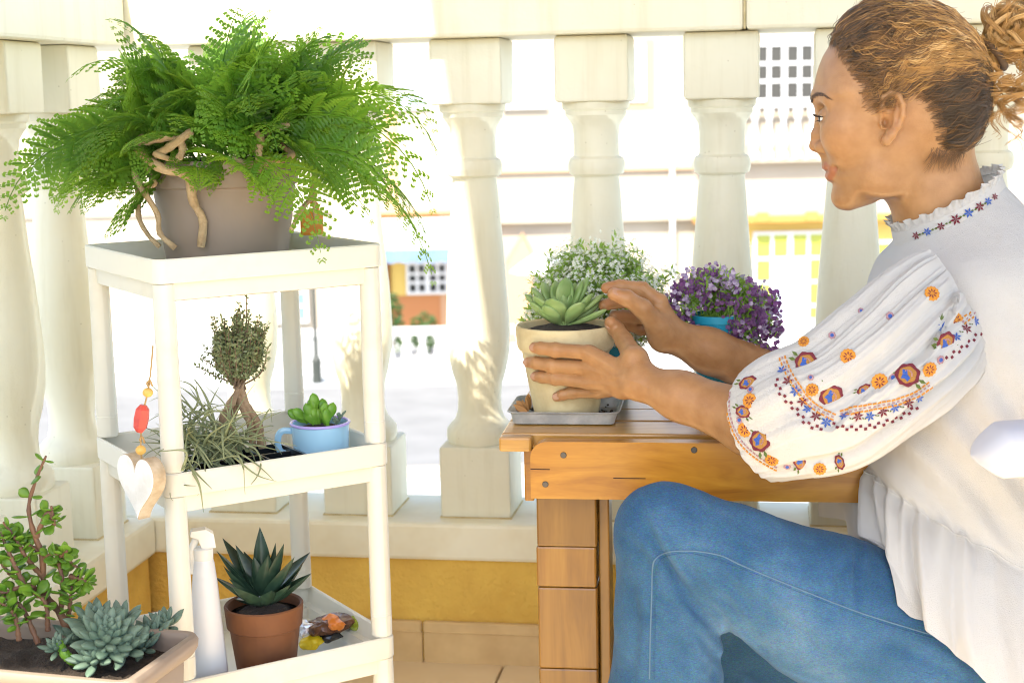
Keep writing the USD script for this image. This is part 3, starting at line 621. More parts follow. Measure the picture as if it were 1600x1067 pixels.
for (x, y, L) in ((470, 655, .022), (478, 645, .026), (486, 630, .034), (490, 620, .03), (503, 632, .028), (507, 642, .022), (480, 660, .02), (512, 652, .02), (495, 648, .026), (463, 650, .018)):
    o = mo + V((x - 492) / 2435 * 2.09 * .7, rng.uniform(-.018, .012), mz1 - .008); tip = PY(x, y - 10, o[1]); 
    for q in range(2):
        ax = unit(tip - o + rng.normal(0, .006, 3)); obj('succulent_leaf', fat_leaf(o + V(0, 0, .004) + ax * .35 * np.linalg.norm(tip - o) * q, ax, .024 * rng.uniform(.85, 1.1), .0072, .0036, V(rng.normal(0, .5), -1, .3), 1.3, .6), 'succulent_green', T, smooth=True)
for k in range(9):
    o = mo + V(.022 + .002 * k * .5, -.01, mz1 - .004 + .0015 * k); obj('succulent_leaf', fat_leaf(o, V(math.cos(k * 2.4), math.sin(k * 2.4), .9), .010, .0028, .0016, V(0, 0, 1), 1.1, .6), 'blue_rosette', T, smooth=True)

# ------------------------------------------------------------------ bottom tray: aloe in terracotta, spray bottle, packets
fz = zl + FZ
ho = PY(412, 941, 2.02); hz1 = ho[2]; ho = ho * V(1, 1, 0)
T = thing('potted_haworthia', 'dark pointed succulent in a brown terracotta pot on the bottom shelf', 'potted plant', ho + bz * fz)
obj('pot', lathe([(.036, fz), (.0385, fz + .003), (.047, hz1 - .033), (.0475, hz1 - .032), (.0505, hz1 - .030), (.053, hz1 - .002), (.0515, hz1), (.0485, hz1 - .002), (.047, hz1 - .02)], 56, ho), 'terracotta', T, smooth=40)
obj('soil', lathe([(.0475, hz1 - .014), (.02, hz1 - .008), (.0001, hz1 - .006)], 24, ho), 'soil', T, smooth=True)
def lance(o, ax, L, W, up, keel=.35, bend=.03, n=10):
    """stiff triangular leaf with a keel"""
    ax = unit(ax); s = np.cross(ax, up); s = unit(s); nrm = np.cross(s, ax); t = np.linspace(0, 1, n)
    w = W * np.interp(t, [0, .15, .35, .7, .93, 1], [.6, .95, 1, .62, .17, .01])
    c = o + ax * (t * L)[:, None] + nrm * (bend * L * t ** 2)[:, None]
    P = np.stack([c - s * w[:, None] + nrm * (w * .22)[:, None], c - s * (.5 * w)[:, None] - nrm * (w * keel)[:, None], c - nrm * (w * keel * 1.5)[:, None], c + s * (.5 * w)[:, None] - nrm * (w * keel)[:, None], c + s * w[:, None] + nrm * (w * .22)[:, None], c + nrm * (w * .02)[:, None]], 1)
    return grid(P, close_v=True)
hc = ho + bz * (hz1 - .006)
tips = [(405, 824), (346, 842), (336, 862), (446, 850), (486, 864), (488, 897), (347, 886), (356, 905), (455, 915), (362, 920), (433, 848), (380, 862), (420, 868), (395, 870), (388, 930), (425, 925), (332, 902), (474, 884), (366, 852), (462, 872), (440, 935), (366, 936)]
for i, (x, y) in enumerate(tips):
    tp = PY(x, y, 2.02 + .035 * math.sin(i * 1.9) + (-.06 if i in (7, 8, 9, 14, 15) else 0)); o = hc + V(0, 0, .008 + .010 * (y < 880)) + (tp - hc) * V(.12, .12, 0)
    L = np.linalg.norm(tp - o); h_ = unit((tp - hc) * V(1, 1, 0) + V(0, -.02, 0)); up = unit(V(0, 0, 1) * .8 - h_ * .55 + V(0, -.25, 0))
    obj('leaf', lance(o, tp - o, L, .0150 if y < 900 else .0130, up), 'haworthia_leaf', T, smooth=50)
so = PY(327, 1040, 1.965); so = so * V(1, 1, 0); sz1 = PY(327, 868, 1.965)[2]
T = thing('spray_bottle', 'white tapering spray bottle beside the dark pointed succulent on the bottom shelf', 'bottle', so + bz * fz)
H_ = sz1 - fz
obj('body', lathe([(.0225, fz), (.0245, fz + .004), (.0242, fz + .03), (.0205, fz + H_ * .45), (.0165, fz + H_ * .8), (.0135, fz + H_ * .95), (.011, sz1)], 36, so), 'bottle_white', T, smooth=40)
obj('collar', lathe([(.0125, sz1 - .004), (.0128, sz1 + .010), (.0105, sz1 + .012)], 24, so), 'bottle_cap', T, smooth=40)
X_ = unit(V(-1, -.25, 0)); Y_ = V(X_[1], -X_[0], 0)
obj('head', extr(Polygon([(-.016, 0), (-.014, .018), (-.004, .025), (.014, .024), (.016, .017), (.006, .013), (.002, 0)]), .018, so + bz * (sz1 + .012) + np.cross(X_, bz) * -.009, X_, bz), 'bottle_cap', T)
obj('trigger', tube(spline([so + X_ * .008 + bz * (sz1 + .024), so + X_ * .015 + bz * (sz1 + .008), so + X_ * .013 + bz * (sz1 - .012), so + X_ * .017 + bz * (sz1 - .022)], 12), .003, 8, flat=1.6), 'bottle_cap', T, smooth=True)
def pillow(o, L, W, H, X, Y, seed, crimp=.35):
    nu, nv = 22, 14; u, v = np.meshgrid(np.linspace(-1, 1, nu), np.linspace(-1, 1, nv), indexing='ij'); out = []
    for sg in (1, -1):
        h = sg * H * np.clip(1 - np.abs(u) ** 2.6, 0, 1) ** .6 * np.clip(1 - v * v, 0, 1) ** .5
        w = W * (1 - crimp * np.clip(np.abs(u) - .55, 0, 1)); x, y = u * L, v * w
        p = o + x[..., None] * X + y[..., None] * Y + (h + H)[..., None] * bz
        p = p + np.stack([meshkit.fbm(p * 80, 2, seed + q) - .5 for q in (0, 11, 23)], -1) * .010
        g = grid(p); 
        if sg < 0: g.invert()
        out.append(g)
    return cat(out)
T = thing('snack_packets', 'crumpled brown and orange foil packet with a green end on the bottom shelf', 'packet', PZ(520, 990, fz))
px_ = PZ(515, 1000, fz + .012)
X_ = unit(SU + .12 * SV); Y_ = unit(np.cross(bz, X_))
obj('wrapper', pillow(px_ + V(-.002, .012, .006), .038, .023, .013, X_, Y_, 3), 'foil_brown', T)
obj('orange_band', pillow(px_ + V(.004, .004, .012), .012, .019, .0125, X_, Y_, 4, 0), 'foil_orange', T)
obj('silver_end', pillow(px_ + V(-.036, -.004, .010), .010, .016, .011, unit(X_ + .6 * bz), Y_, 5), 'foil_silver', T)
obj('green_end', pillow(px_ + V(.036, .026, .006), .014, .013, .011, unit(X_ + .5 * Y_), Y_, 6), 'foil_green', T)
T = thing('yellow_packet', 'small yellow and black crumpled packet in front of the brown one on the bottom shelf', 'packet', PZ(490, 1005, fz))
py_ = PZ(486, 1012, fz + .008)
obj('wrapper', pillow(py_, .018, .010, .009, X_, Y_, 8), 'foil_yellow', T)
obj('black_end', pillow(py_ + V(.026, .016, .004), .014, .010, .008, X_, Y_, 9), 'black_plastic', T)

# ------------------------------------------------------------------ heart ornament
d = 1.868; T = thing('heart_ornament', 'white wooden heart on a beaded cord hanging by the shelf post', 'ornament', PY(220, 765, d))
th = math.radians(46); hX, hN = V(math.cos(th), -math.sin(th), 0) * -1, V(-math.sin(th), -math.cos(th), 0)   # width axis and face normal
hX = V(math.cos(th), -math.sin(th), 0); ang = np.linspace(0, 2 * PI, 60, endpoint=False)
hx = 16 * np.sin(ang) ** 3; hy = 13 * np.cos(ang) - 5 * np.cos(2 * ang) - 2 * np.cos(3 * ang) - np.cos(4 * ang)
sc = .080 / 29; ctr = PY(222, 752, d)
poly = Polygon(np.column_stack([hx * sc * .95, hy * sc * 1.0])).buffer(0)
obj('heart', extr(poly, .017, ctr - hN * .0085, hX, bz), 'heart_wood', T)
obj('painted_face', extr(poly.buffer(-.0008), .0012, ctr + hN * (.0085 if np.dot(np.cross(hX, bz), hN) > 0 else .0085), hX, bz) if np.dot(np.cross(hX, bz), hN) > 0 else extr(poly.buffer(-.0008), .0012, ctr + hN * .0097, hX, bz), 'heart_white', T)
cp = [PY(239, 540, d + .012), PY(236, 575, d + .005), PY(233, 600, d), PY(231, 613, d), PY(222, 652, d), PY(220, 690, d), PY(220, 703, d), PY(222, 725, d)]
obj('cord', tube(spline(cp, 40), .0011, 6), 'cord', T, smooth=True)
obj('knot', cat([tube(spline([PY(x0, y0, d), PY(x1, y1, d - .003), PY(x2, y2, d)], 8), .0012, 6) for x0, y0, x1, y1, x2, y2 in ((229, 600, 234, 594, 238, 603), (218, 688, 222, 682, 226, 692), (230, 596, 231, 604, 234, 600))]), 'cord', T, smooth=True)
obj('wooden_bead', ball(PY(231, 613, d), .0064, 3, (1, 1, .92)), 'bead_yellow', T, smooth=True)
obj('wooden_bead', ball(PY(220, 703, d), .0064, 3, (1, 1, .95)), 'bead_yellow', T, smooth=True)
a_, b_ = PY(224, 631, d), PY(218, 675, d); ax = unit(a_ - b_); fx, fy, _ = frame(ax)
obj('red_bead', place(lathe([(.004, 0), (.0085, .006), (.0095, .017), (.0085, .029), (.004, .0345)], 6), b_, fx, fy, ax), 'bead_red', T)

# ------------------------------------------------------------------ planter with elephant bush and rosettes
PZt = .36; c1 = PZ(302, 988, PZt); c2 = PZ(196, 1062, PZt)
tx = unit(c1 - c2); ty = V(-tx[1], tx[0], 0)
W_ = np.linalg.norm(c1 - c2); L_ = .42
po = (c1 + c2) / 2 + ty * L_ / 2
T = thing('planter_trough', 'taupe rectangular planter with blue green rosettes and a leafy bush, bottom left', 'planter', po * V(1, 1, 0) + bz * .18)
zt_ = PZt
obj('trough', dish(W_ + .02, L_ + .02, .022, [(.03, .18), (.026, .183), (.018, zt_ - .03), (.010, zt_ - .026), (.006, zt_ - .022), (.001, zt_ - .014), (0, zt_ - .006), (.003, zt_ - .001), (.008, zt_), (.013, zt_ - .002), (.0165, zt_ - .008), (.018, zt_ - .03)], po * V(1, 1, 0), tx, ty), 'taupe_plastic', T, smooth=40)
g_ = []
nx_, ny_ = 24, 50
gu, gv = np.meshgrid(np.linspace(-.5, .5, nx_) * (W_ - .014), np.linspace(-.5, .5, ny_) * (L_ - .014), indexing='ij')
gp = po * V(1, 1, 0) + gu[..., None] * tx + gv[..., None] * ty; gp[..., 2] = zt_ - .022 + .014 * (meshkit.fbm(gp * 60, 3) - .5)
obj('soil', grid(gp), 'soil', T, smooth=True)
T0 = thing('planter_stand', 'low stand under the taupe planter at the bottom left', 'stand', po * V(1, 1, 0))
obj('top', bbox((-W_ / 2, -L_ / 2, .155), (W_ / 2, L_ / 2, .178), .004, po * V(1, 1, 0), tx, ty, bz), 'shelf_plastic', T0)
for sx in (-1, 1):
    for sy in (-1, 1): obj('leg', bbox((sx * (W_ / 2 - .03) - .015, sy * (L_ / 2 - .03) - .015, .001), (sx * (W_ / 2 - .03) + .015, sy * (L_ / 2 - .03) + .015, .1548), .003, po * V(1, 1, 0), tx, ty, bz), 'shelf_plastic', T0)
rng = np.random.default_rng(17)
def rosette(c, R, n, up=V(0, 0, 1), m='blue_rosette', W=.30, elo=.15, ehi=1.35, thk=.13, name='rosette', pw=1.25, tipk=.65):
    a, b, z = frame(up); ms = []
    for k in range(n):
        t = k / (n - 1); az = k * 2.399963; el = elo + (ehi - elo) * t ** 1.1; ax = (a * math.cos(az) + b * math.sin(az)) * math.cos(el) + z * math.sin(el); L = R * (1 - .42 * t) * rng.uniform(.92, 1.06)
        nrm = z * math.cos(el) - (a * math.cos(az) + b * math.sin(az)) * math.sin(el)
        obj(name, fat_leaf(c + ax * .10 * R, ax, L, W * R * (1 - .3 * t), thk * R, nrm, pw, tipk, cup=.10), m, T, smooth=True)
for (x, y, d, R, n) in ((165, 990, 1.70, .046, 44), (150, 965, 1.74, .036, 30), (125, 985, 1.76, .034, 24), (195, 1003, 1.70, .036, 26), (185, 968, 1.76, .036, 24), (235, 985, 1.78, .034, 26), (258, 966, 1.80, .028, 20), (90, 1000, 1.70, .022, 16), (150, 1018, 1.68, .034, 22), (222, 1000, 1.74, .026, 18)):
    c = PY(x, y + 14, d); rosette(c, R, n, unit(V(rng.normal(0, .25), -.45, 1)), name='rosette_leaf', W=.17, pw=1.15, tipk=.7, thk=.10)
obj('rosette_stem', rope([PZ(130, 1040, zt_ - .02), PY(105, 1025, 1.69), PY(92, 1004, 1.70)], .006, .005), 'succulent_green', T, smooth=True)
br = [[(112, 1000, 1.76), (95, 960, 1.76), (70, 925, 1.77), (66, 870, 1.77), (52, 830, 1.77), (45, 790, 1.78), (58, 745, 1.78), (72, 712, 1.78)],
      [(70, 925, 1.77), (40, 915, 1.75), (5, 925, 1.74), (-20, 915, 1.74)], [(66, 875, 1.77), (90, 865, 1.76), (126, 890, 1.76)], [(40, 918, 1.75), (22, 880, 1.75), (8, 850, 1.76), (2, 830, 1.76)],
      [(105, 975, 1.76), (110, 940, 1.75), (112, 915, 1.75)], [(60, 860, 1.77), (30, 845, 1.77), (15, 830, 1.78)], [(95, 960, 1.76), (98, 910, 1.76), (92, 875, 1.76), (105, 860, 1.75)], [(75, 985, 1.74), (70, 940, 1.74), (40, 920, 1.75)], [(60, 1005, 1.73), (35, 950, 1.74), (12, 935, 1.74), (-5, 930, 1.74)],
      [(30, 1000, 1.72), (22, 960, 1.72), (0, 940, 1.72)], [(56, 840, 1.77), (75, 800, 1.77), (85, 820, 1.77), (80, 790, 1.77)], [(110, 900, 1.76), (128, 905, 1.75), (138, 912, 1.75)], [(66, 900, 1.77), (40, 870, 1.76), (30, 850, 1.76), (5, 815, 1.76)], [(70, 930, 1.77), (20, 900, 1.76), (-5, 870, 1.76)]]
npt = 0
for i, b in enumerate(br):
    p = spline([PY(*q) for q in b], 30); r0 = .0052 if i == 0 else .0034
    obj('branch', tube(p, np.linspace(r0, .0014, 30) * (1 + .2 * np.sin(np.arange(30) * 2.3)), 8), 'stem_brown', T, smooth=True)
    st = 10 if i == 0 else 6
    for k in range(st, 30, 3):
        t = p[min(k + 1, 29)] - p[k - 1]; a, bb, _ = frame(t); ph = (k // 3 % 2) * PI / 2 + i
        for sg in (0, PI):
            ax = unit((a * math.cos(ph + sg) + bb * math.sin(ph + sg)) + .35 * unit(t) + rng.normal(0, .2, 3)); o = p[k] + ax * .001
            L = rng.uniform(.0125, .020) * (.75 + .25 * (k < 26)); npt += 1
            obj('bush_leaf', fat_leaf(o, ax, L, L * .42, .0016, unit(V(0, 0, 1) + rng.normal(0, .45, 3)), 1.25, .62, 7, 6), 'jade_leaf', T, smooth=True)
# ================================================================== table and what stands on it
def woodmat(name, c1, c2, c3, sc=(2, 26, 26), rough=.32):
    nodes = {'g': ('texture_coordinate', {}), 'mp': ('mapping', {'scale': sc}), 'n': ('noise_texture', {'scale': 1.6, 'detail': 6, 'roughness': .62, 'distortion': .7}), 'r': ('rgb_ramp', {'ramp': [(.28, c3), (.48, c1), (.68, c2)]}),
             'n2': ('noise_texture', {'scale': 2.2, 'detail': 3}), 'oi': ('object_info', {}), 'mr': ('map_range', {'to_min': .82, 'to_max': 1.12}), 'h': ('hsv', {}), 'b': ('bump', {'strength': .25, 'distance': .0015}), 'p': ('principled_bsdf', {'roughness': rough, 'coat_weight': .25, 'coat_roughness': .25})}
    links = [('g.object', 'mp.vector'), ('mp.vector', 'n.vector'), ('n.fac', 'r.fac'), ('r.color', 'h.color'), ('oi.random', 'mr.value'), ('mr.result', 'h.value'), ('h.color', 'p.base_color'), ('n.fac', 'b.height'), ('b.normal', 'p.normal')]
    M[name] = usdkit.material(stage, '/World/Looks/' + name, nodes, links, surface='p.BSDF')
woodmat('pine_long', (.34, .142, .009), (.42, .195, .017), (.22, .078, .005))
woodmat('pine_top', (.42, .22, .045), (.50, .29, .075), (.31, .145, .025))
woodmat('pine_post', (.235, .108, .011), (.29, .143, .019), (.16, .066, .006), (22, 22, 2.2))
mat('screw', (.10, .09, .08), .4, metallic=.7)
mat('crack', (.05, .02, .01), .9)
mat('pale_terracotta', (.60, .50, .28), .75, (.45, .34, .17), 22, (.42, .72), bump=.35, bscale=90)
mat('zinc', (.36, .37, .36), .5, (.56, .56, .53), 34, (.42, .7), metallic=.35, bump=.3, bscale=120)
mat('turquoise_pot', (.015, .25, .36), .35, (.02, .29, .40), 20)
mat('saucer_white', (.80, .80, .78), .3)
mat('dry_leaf', (.45, .22, .07), .7)
leafmat('echeveria_leaf', (.18, .29, .085), (.28, .38, .14), 40, rough=.42, trans=.10, tcol=(.35, .45, .12))
leafmat('alyssum_leaf', (.14, .26, .05), (.26, .38, .09), 60, trans=.4, tcol=(.45, .62, .08))
leafmat('alyssum_flower', (.78, .80, .70), (.82, .84, .78), 60, rough=.6, trans=.35, tcol=(.8, .85, .7))
leafmat('lobelia_leaf', (.14, .27, .04), (.26, .42, .07), 60, trans=.4, tcol=(.4, .58, .08))
leafmat('lobelia_purple', (.105, .05, .125), (.20, .09, .20), 220, rough=.6, trans=.3, tcol=(.45, .12, .5))
leafmat('lobelia_pale', (.27, .16, .33), (.55, .48, .56), 220, rough=.6, trans=.3, tcol=(.6, .5, .7))

TA = math.radians(7.7); tu, tn = V(math.cos(TA), -math.sin(TA), 0), V(-math.sin(TA), -math.cos(TA), 0)
TP = PY(831, 683, 2.0); TZ = TP[2]; T0_ = TP * V(1, 1, 0)          # front left corner of the apron
def tp_(s, t, z): return T0_ + s * tu + t * tn + z * bz
T = thing('wooden_table', 'low honey coloured wooden table with worn post legs, the woman sits at it', 'table', tp_(.5, -.18, 0))
tl0, TLEN, TDEP = -.044, 1.25, .36
# front and side aprons; the front one has a rounded top corner
zf0 = PP(831, 772, TP, tn)[2]
ap = Polygon([(0, zf0), (0, TZ - .022)] + [(.022 - .022 * math.cos(a), TZ - .023 + .022 * math.sin(a)) for a in np.linspace(.1, PI / 2, 8)] + [(TLEN, TZ - .001), (TLEN, zf0)])
obj('front_apron', extr(ap, .022, tp_(0, .0, 0), tu, bz) if np.dot(np.cross(tu, bz), tn) > 0 else extr(ap, .022, tp_(0, -.022, 0), tu, bz), 'pine_long', T)
for (x, y) in ((883, 705), (855, 750), (1085, 697)):
    c = PP(x, y, TP, tn); c = c + tn * (.0 if np.dot(np.cross(tu, bz), tn) < 0 else .022)
    obj('screw', place(lathe([(.0001, .0008), (.0035, .0008), (.0042, 0)][::-1], 12), c + tn * .0004, tu, np.cross(tn, tu), tn), 'screw', T)
for x0, x1, y in ((832, 862, 727), (960, 1010, 741)):
    a, b = PP(x0, y, TP, tn), PP(x1, y + .6, TP, tn); obj('crack', bbox((0, -.0004, 0), (np.linalg.norm(b - a), .0004, .0010), 0, a + tn * (.0004 if np.dot(np.cross(tu, bz), tn) < 0 else .0224), unit(b - a), tn, bz), 'crack', T)
obj('side_apron', bbox((-.014, -TDEP + .02, TZ - .092), (-.0015, -.023, TZ - .0205), .002, T0_, tu, tn, bz), 'pine_long', T)
w = (TDEP - .0235) / 4
for k in range(4):
    obj('plank', bbox((tl0, -.0235 - (k + 1) * w + .0012, TZ - .020), (TLEN, -.0235 - k * w - .0012, TZ + .0006 * (k % 2)), .003, T0_, tu, tn, bz), 'pine_top', T)
obj('front_strip', bbox((tl0, -.0225, TZ - .020), (-.0012, .0, TZ - .0006), .003, T0_, tu, tn, bz), 'pine_top', T)
# corner post of stacked lengths and the board behind it
zs = [0.0005] + [PP(840, y, TP, tn)[2] for y in (1053, 925, 861, 772)]
l0 = PP(835, 850, TP, tn) - T0_; s0 = l0 @ tu; s1 = s0 + .0805
for k in range(4):
    j = .0008 * math.sin(k * 2.6)
    obj('leg_block', bbox((s0 + j, -.083, zs[k] + .0003), (s1 + j, -.0235 + .001 * (k % 2), zs[k + 1] - .0003 if k < 3 else zf0 + .05), .0025, T0_, tu, tn, bz), 'pine_post', T)
obj('leg_back_board', bbox((s1 + .0015, -.075, .0005), (s1 + .016, -.040, zf0 + .04), .002, T0_, tu, tn, bz), 'pine_post', T)
for (s, t) in ((s0, -TDEP + .025), (TLEN - .1, -.083), (TLEN - .1, -TDEP + .025)):
    obj('leg', bbox((s, t, .0005), (s + .08, t + .058, TZ - .0215), .003, T0_, tu, tn, bz), 'pine_post', T)
# zinc dish
e0, e1 = PZ(806, 668, TZ), PZ(964, 670, TZ)
zc = PZ(886, 652, TZ); zl_ = .150; dX = tu
T = thing('zinc_dish', 'dull grey zinc dish under the pale pot at the table corner', 'dish', zc)
dz = .019
obj('dish', dish(.152, .125, .016, [(.010, TZ + .0012), (.007, TZ + .002), (.0035, TZ + dz - .003), (-.001, TZ + dz - .001), (-.0015, TZ + dz), (.0, TZ + dz + .0008), (.0045, TZ + dz - .002), (.009, TZ + .0045), (.012, TZ + .0035)], zc * V(1, 1, 0), dX, np.cross(bz, dX), 8), 'zinc', T, smooth=40)
rng = np.random.default_rng(4)
bits = []
for k in range(90):
    p = zc + tu * rng.uniform(-.062, .062) + tn * rng.uniform(-.05, .05) + bz * (.006 + .003 * rng.random()); bits.append(ball(p, rng.uniform(.0015, .004), 0, (1, 1, .6)))
obj('soil_crumbs', cat(bits), 'soil', T, kind='stuff')
for k in range(7):
    p = zc - tu * .055 + tn * rng.uniform(-.03, .01) + bz * .008; ax = V(rng.normal(), rng.normal(), 1.2)
    obj('dry_leaf', fat_leaf(p, ax, .022, .005, .0006, V(rng.normal(), -1, .2)), 'dry_leaf', T, smooth=True)
# pale pot with echeveria
pc2 = zc + tn * .004; pz0 = TZ + .0042; rimc = PY(888, 506, pc2[1]); pz1 = rimc[2] ; pb = pc2 * V(1, 1, 0)
T = thing('potted_echeveria', 'pale clay pot with a green echeveria rosette, held by the woman', 'potted plant', pb + bz * pz0)
hh = pz1 - pz0
obj('pot', lathe([(.042, pz0), (.0445, pz0 + .003), (.0605, pz1 - .037), (.061, pz1 - .036), (.064, pz1 - .034), (.0665, pz1 - .030), (.0685, pz1 - .006), (.0675, pz1 - .001), (.0655, pz1), (.0625, pz1 - .002), (.060, pz1 - .014)], 72, pb), 'pale_terracotta', T, smooth=35)
sm = lathe([(.0605, pz1 - .010), (.04, pz1 - .004), (.02, pz1), (.0001, pz1 + .001)], 40, pb); sm.vertices[:, 2] += .006 * (meshkit.fbm(sm.vertices * 90, 3) - .5)
obj('soil', sm, 'soil', T, smooth=True)
rc = PY(884, 492, pb[1] + .0) * V(1, 1, 1); rc = pb + V((884 - 888) / 2435 * 2.05, -.004, pz1 + .004)
def eleaf(tipx, tipy, dd, W, Lo=0, up=None, th=.0048, pw=1.55, cup=.06, z0=0):
    tpx = PY(tipx, tipy, rc[1] + dd); h_ = (tpx - rc) * V(1, 1, 0); o = rc + h_ * .12 + V(0, 0, z0); ax = tpx - o; L = np.linalg.norm(ax)
    hd_ = unit(h_) if np.linalg.norm(h_) > .004 else V(0, -1, 0)
    up = up if up is not None else unit(V(0, 0, 1) * np.linalg.norm(h_) / L - hd_ * ax[2] / L * 1.0 + V(0, -.25, .05) * 0)
    obj('rosette_leaf', fat_leaf(o, ax, L * 1.04, W * 1.14, th, up, pw, .62, 12, 10, cup), 'echeveria_leaf', T, smooth=True)
for x, y, dd, W in ((886, 436, -.006, .0165), (866, 441, .010, .013), (846, 443, .018, .011), (830, 452, .0, .013), (834, 466, -.022, .0145), (820, 463, .006, .009), (862, 470, -.045, .014), (912, 441, .004, .012), (920, 436, .012, .012), (900, 445, .022, .011), (926, 462, -.018, .011), (910, 481, -.040, .013), (943, 463, -.004, .011), (948, 494, -.030, .010), (850, 486, -.040, .011), (825, 480, -.02, .0105), (938, 482, .008, .010), (893, 444, .008, .010), (876, 446, .018, .009), (842, 490, -.03, .010), (936, 470, .02, .010), (880, 455, .035, .012)):
    lowl = y > 475
    eleaf(x, y, dd, W, cup=.04 if not lowl else .14, z0=-.004 if lowl else 0)
obj('rosette_heart', cat([fat_leaf(rc + V(.003 * math.cos(k * 2.4), .003 * math.sin(k * 2.4), .01), V(.35 * math.cos(k * 2.4), .35 * math.sin(k * 2.4), 1), .030, .006, .003, V(math.cos(k * 2.4), math.sin(k * 2.4), 0) * -1 + V(0, 0, .3), 1.4, .6) for k in range(7)]), 'echeveria_leaf', T, smooth=True)

# ---- flowering pots behind
def floret(c, up, r, n, acc, petw=.42):
    a, b, z = frame(up)
    for k in range(n):
        t = 2 * PI * k / n; ax = a * math.cos(t) + b * math.sin(t); sd = -a * math.sin(t) + b * math.cos(t)
        acc.append(np.stack([c, c + ax * r * .62 + sd * r * petw + z * r * .2, c + ax * r + z * r * .15, c + ax * r * .62 - sd * r * petw + z * r * .2]))
def leafq(c, ax, L, W, acc):
    sd = unit(np.cross(ax, rng.normal(size=3))); acc.append(np.stack([c, c + ax * L * .5 + sd * W, c + ax * L, c + ax * L * .5 - sd * W]))
rng = np.random.default_rng(9)
d = 2.27; ac = PY(935, 470, d)
T = thing('potted_alyssum', 'pot of tiny white flowers on pale green foliage behind the echeveria', 'potted plant', V(ac[0], d, TZ))
ab = V(ac[0], d, 0); at_ = TZ + .10
obj('pot', lathe([(.04, TZ + .001), (.042, TZ + .004), (.054, at_ - .018), (.058, at_ - .017), (.059, at_), (.055, at_), (.053, at_ - .02)], 40, ab), 'turquoise_pot', T, smooth=40)
obj('soil', lathe([(.054, at_ - .015), (.0001, at_ - .008)], 30, ab), 'soil', T)
hub = V(ac[0], d, at_ - .01)
stems, lacc, facc = [], [], []
top = PY(945, 380, d)[2] - hub[2]
for k in range(620):
    th = rng.uniform(0, 2 * PI); ph = math.acos(rng.uniform(-.12, 1)); rr = rng.uniform(.72, 1.04)
    if k % 40 == 0: rr = 1.18
    tip = hub + V(math.sin(ph) * math.cos(th) * .108, math.sin(ph) * math.sin(th) * .085, .01 + max(math.cos(ph), -.1) * (top - .012)) * rr
    p = spline([hub + rng.normal(0, .012, 3) * V(1, 1, .2), hub * .45 + tip * .55 + V(0, 0, .012), tip], 8); stems.append(tube(p, .0006, 4, caps=False))
    for i in range(3, 8):
        for _ in range(5): leafq(p[i] + rng.normal(0, .003, 3), unit(rng.normal(size=3) + V(0, 0, .5)), rng.uniform(.009, .016), .0021, lacc)
    if rng.random() < .9:
        up = unit(tip - hub + V(0, 0, .05))
        for q in range(13): floret(tip + up * .004 + rng.normal(0, .0058, 3), unit(up + rng.normal(0, .4, 3) + V(0, -.3, 0)), rng.uniform(.0024, .0036), 4, facc)
obj('stems', cat(stems), 'alyssum_leaf', T, kind='stuff'); obj('leaves', quads(lacc), 'alyssum_leaf', T, kind='stuff'); obj('flowers', quads(facc), 'alyssum_flower', T, kind='stuff')
d = 2.20; lc = PY(1113, 490, d)
T = thing('potted_lobelia', 'turquoise pot overflowing with purple flowers on the table behind her hands', 'potted plant', V(lc[0], d, TZ))
lb = V(lc[0] + .008, d, 0); lt = PY(1112, 490, d)[2]; lz0 = PZ(1090, 600, TZ)[2] + .006
obj('pot', lathe([(.026, lz0), (.028, lz0 + .003), (.038, lt - .012), (.040, lt - .011), (.0405, lt), (.0375, lt), (.036, lt - .014)], 40, lb), 'turquoise_pot', T, smooth=40)
obj('soil', lathe([(.037, lt - .010), (.0001, lt - .004)], 30, lb), 'soil', T)
hub = V(lb[0], d, lt - .004); stems, lacc, fa, fb = [], [], [], []
for k in range(230):
    x = rng.normal(1122, 50); y0 = 430 + ((x - 1122) / 95) ** 2 * 48
    y = y0 + rng.exponential(26)
    if k < 62: x = rng.normal(1176, 16); y = rng.uniform(480, 552)
    if k > 215: x = rng.uniform(1050, 1085); y = rng.uniform(485, 520)
    if 1078 < x < 1140 and y > 478: y = rng.uniform(425, 470)
    if x < 1038 or x > 1216 or (y > 520 and x < 1145): continue
    dd = d + rng.uniform(-.05, .05) * (1 if y < 490 else .3) - (.03 if y > 490 else 0)
    tip = PY(x, y, dd)
    p = spline([hub + rng.normal(0, .012, 3) * V(1, 1, .2), hub * .5 + tip * .5 + V(0, 0, .022 + .01 * (y > 490)), tip], 10); stems.append(tube(p, .0006, 4, caps=False))
    for i in range(2, 10):
        for _ in range(2): leafq(p[i] + rng.normal(0, .002, 3), unit(rng.normal(size=3) + V(0, 0, .5)), rng.uniform(.010, .020), .0016, lacc)
    acc = fa if rng.random() < .78 else fb
    for q in range(11):
        floret(tip + rng.normal(0, .0062, 3), unit(V(rng.normal(0, .7), -1, rng.normal(.4, .6))), rng.uniform(.0026, .0046), 5, acc if rng.random() < .9 else fb, .5)
for k in range(26):
    th = rng.uniform(PI, 2 * PI); o = hub + V(.02 * math.cos(th), .02 * math.sin(th), 0); tip = o + V(.06 * math.cos(th) * rng.random(), .03 * math.sin(th), rng.uniform(-.01, .045))
    p = spline([o, (o + tip) / 2 + V(0, 0, .03), tip], 12); obj('long_leaf', tube(p, np.linspace(.0022, .0003, 12), 5, caps=False, flat=.3), 'lobelia_leaf', T, smooth=True)
obj('stems', cat(stems), 'lobelia_leaf', T, kind='stuff'); obj('leaves', quads(lacc), 'lobelia_leaf', T, kind='stuff'); obj('purple_flowers', quads(fa), 'lobelia_purple', T, kind='stuff'); obj('pale_flowers', quads(fb), 'lobelia_pale', T, kind='stuff')
sc_ = V(lb[0] - .008, d - .005, 0)
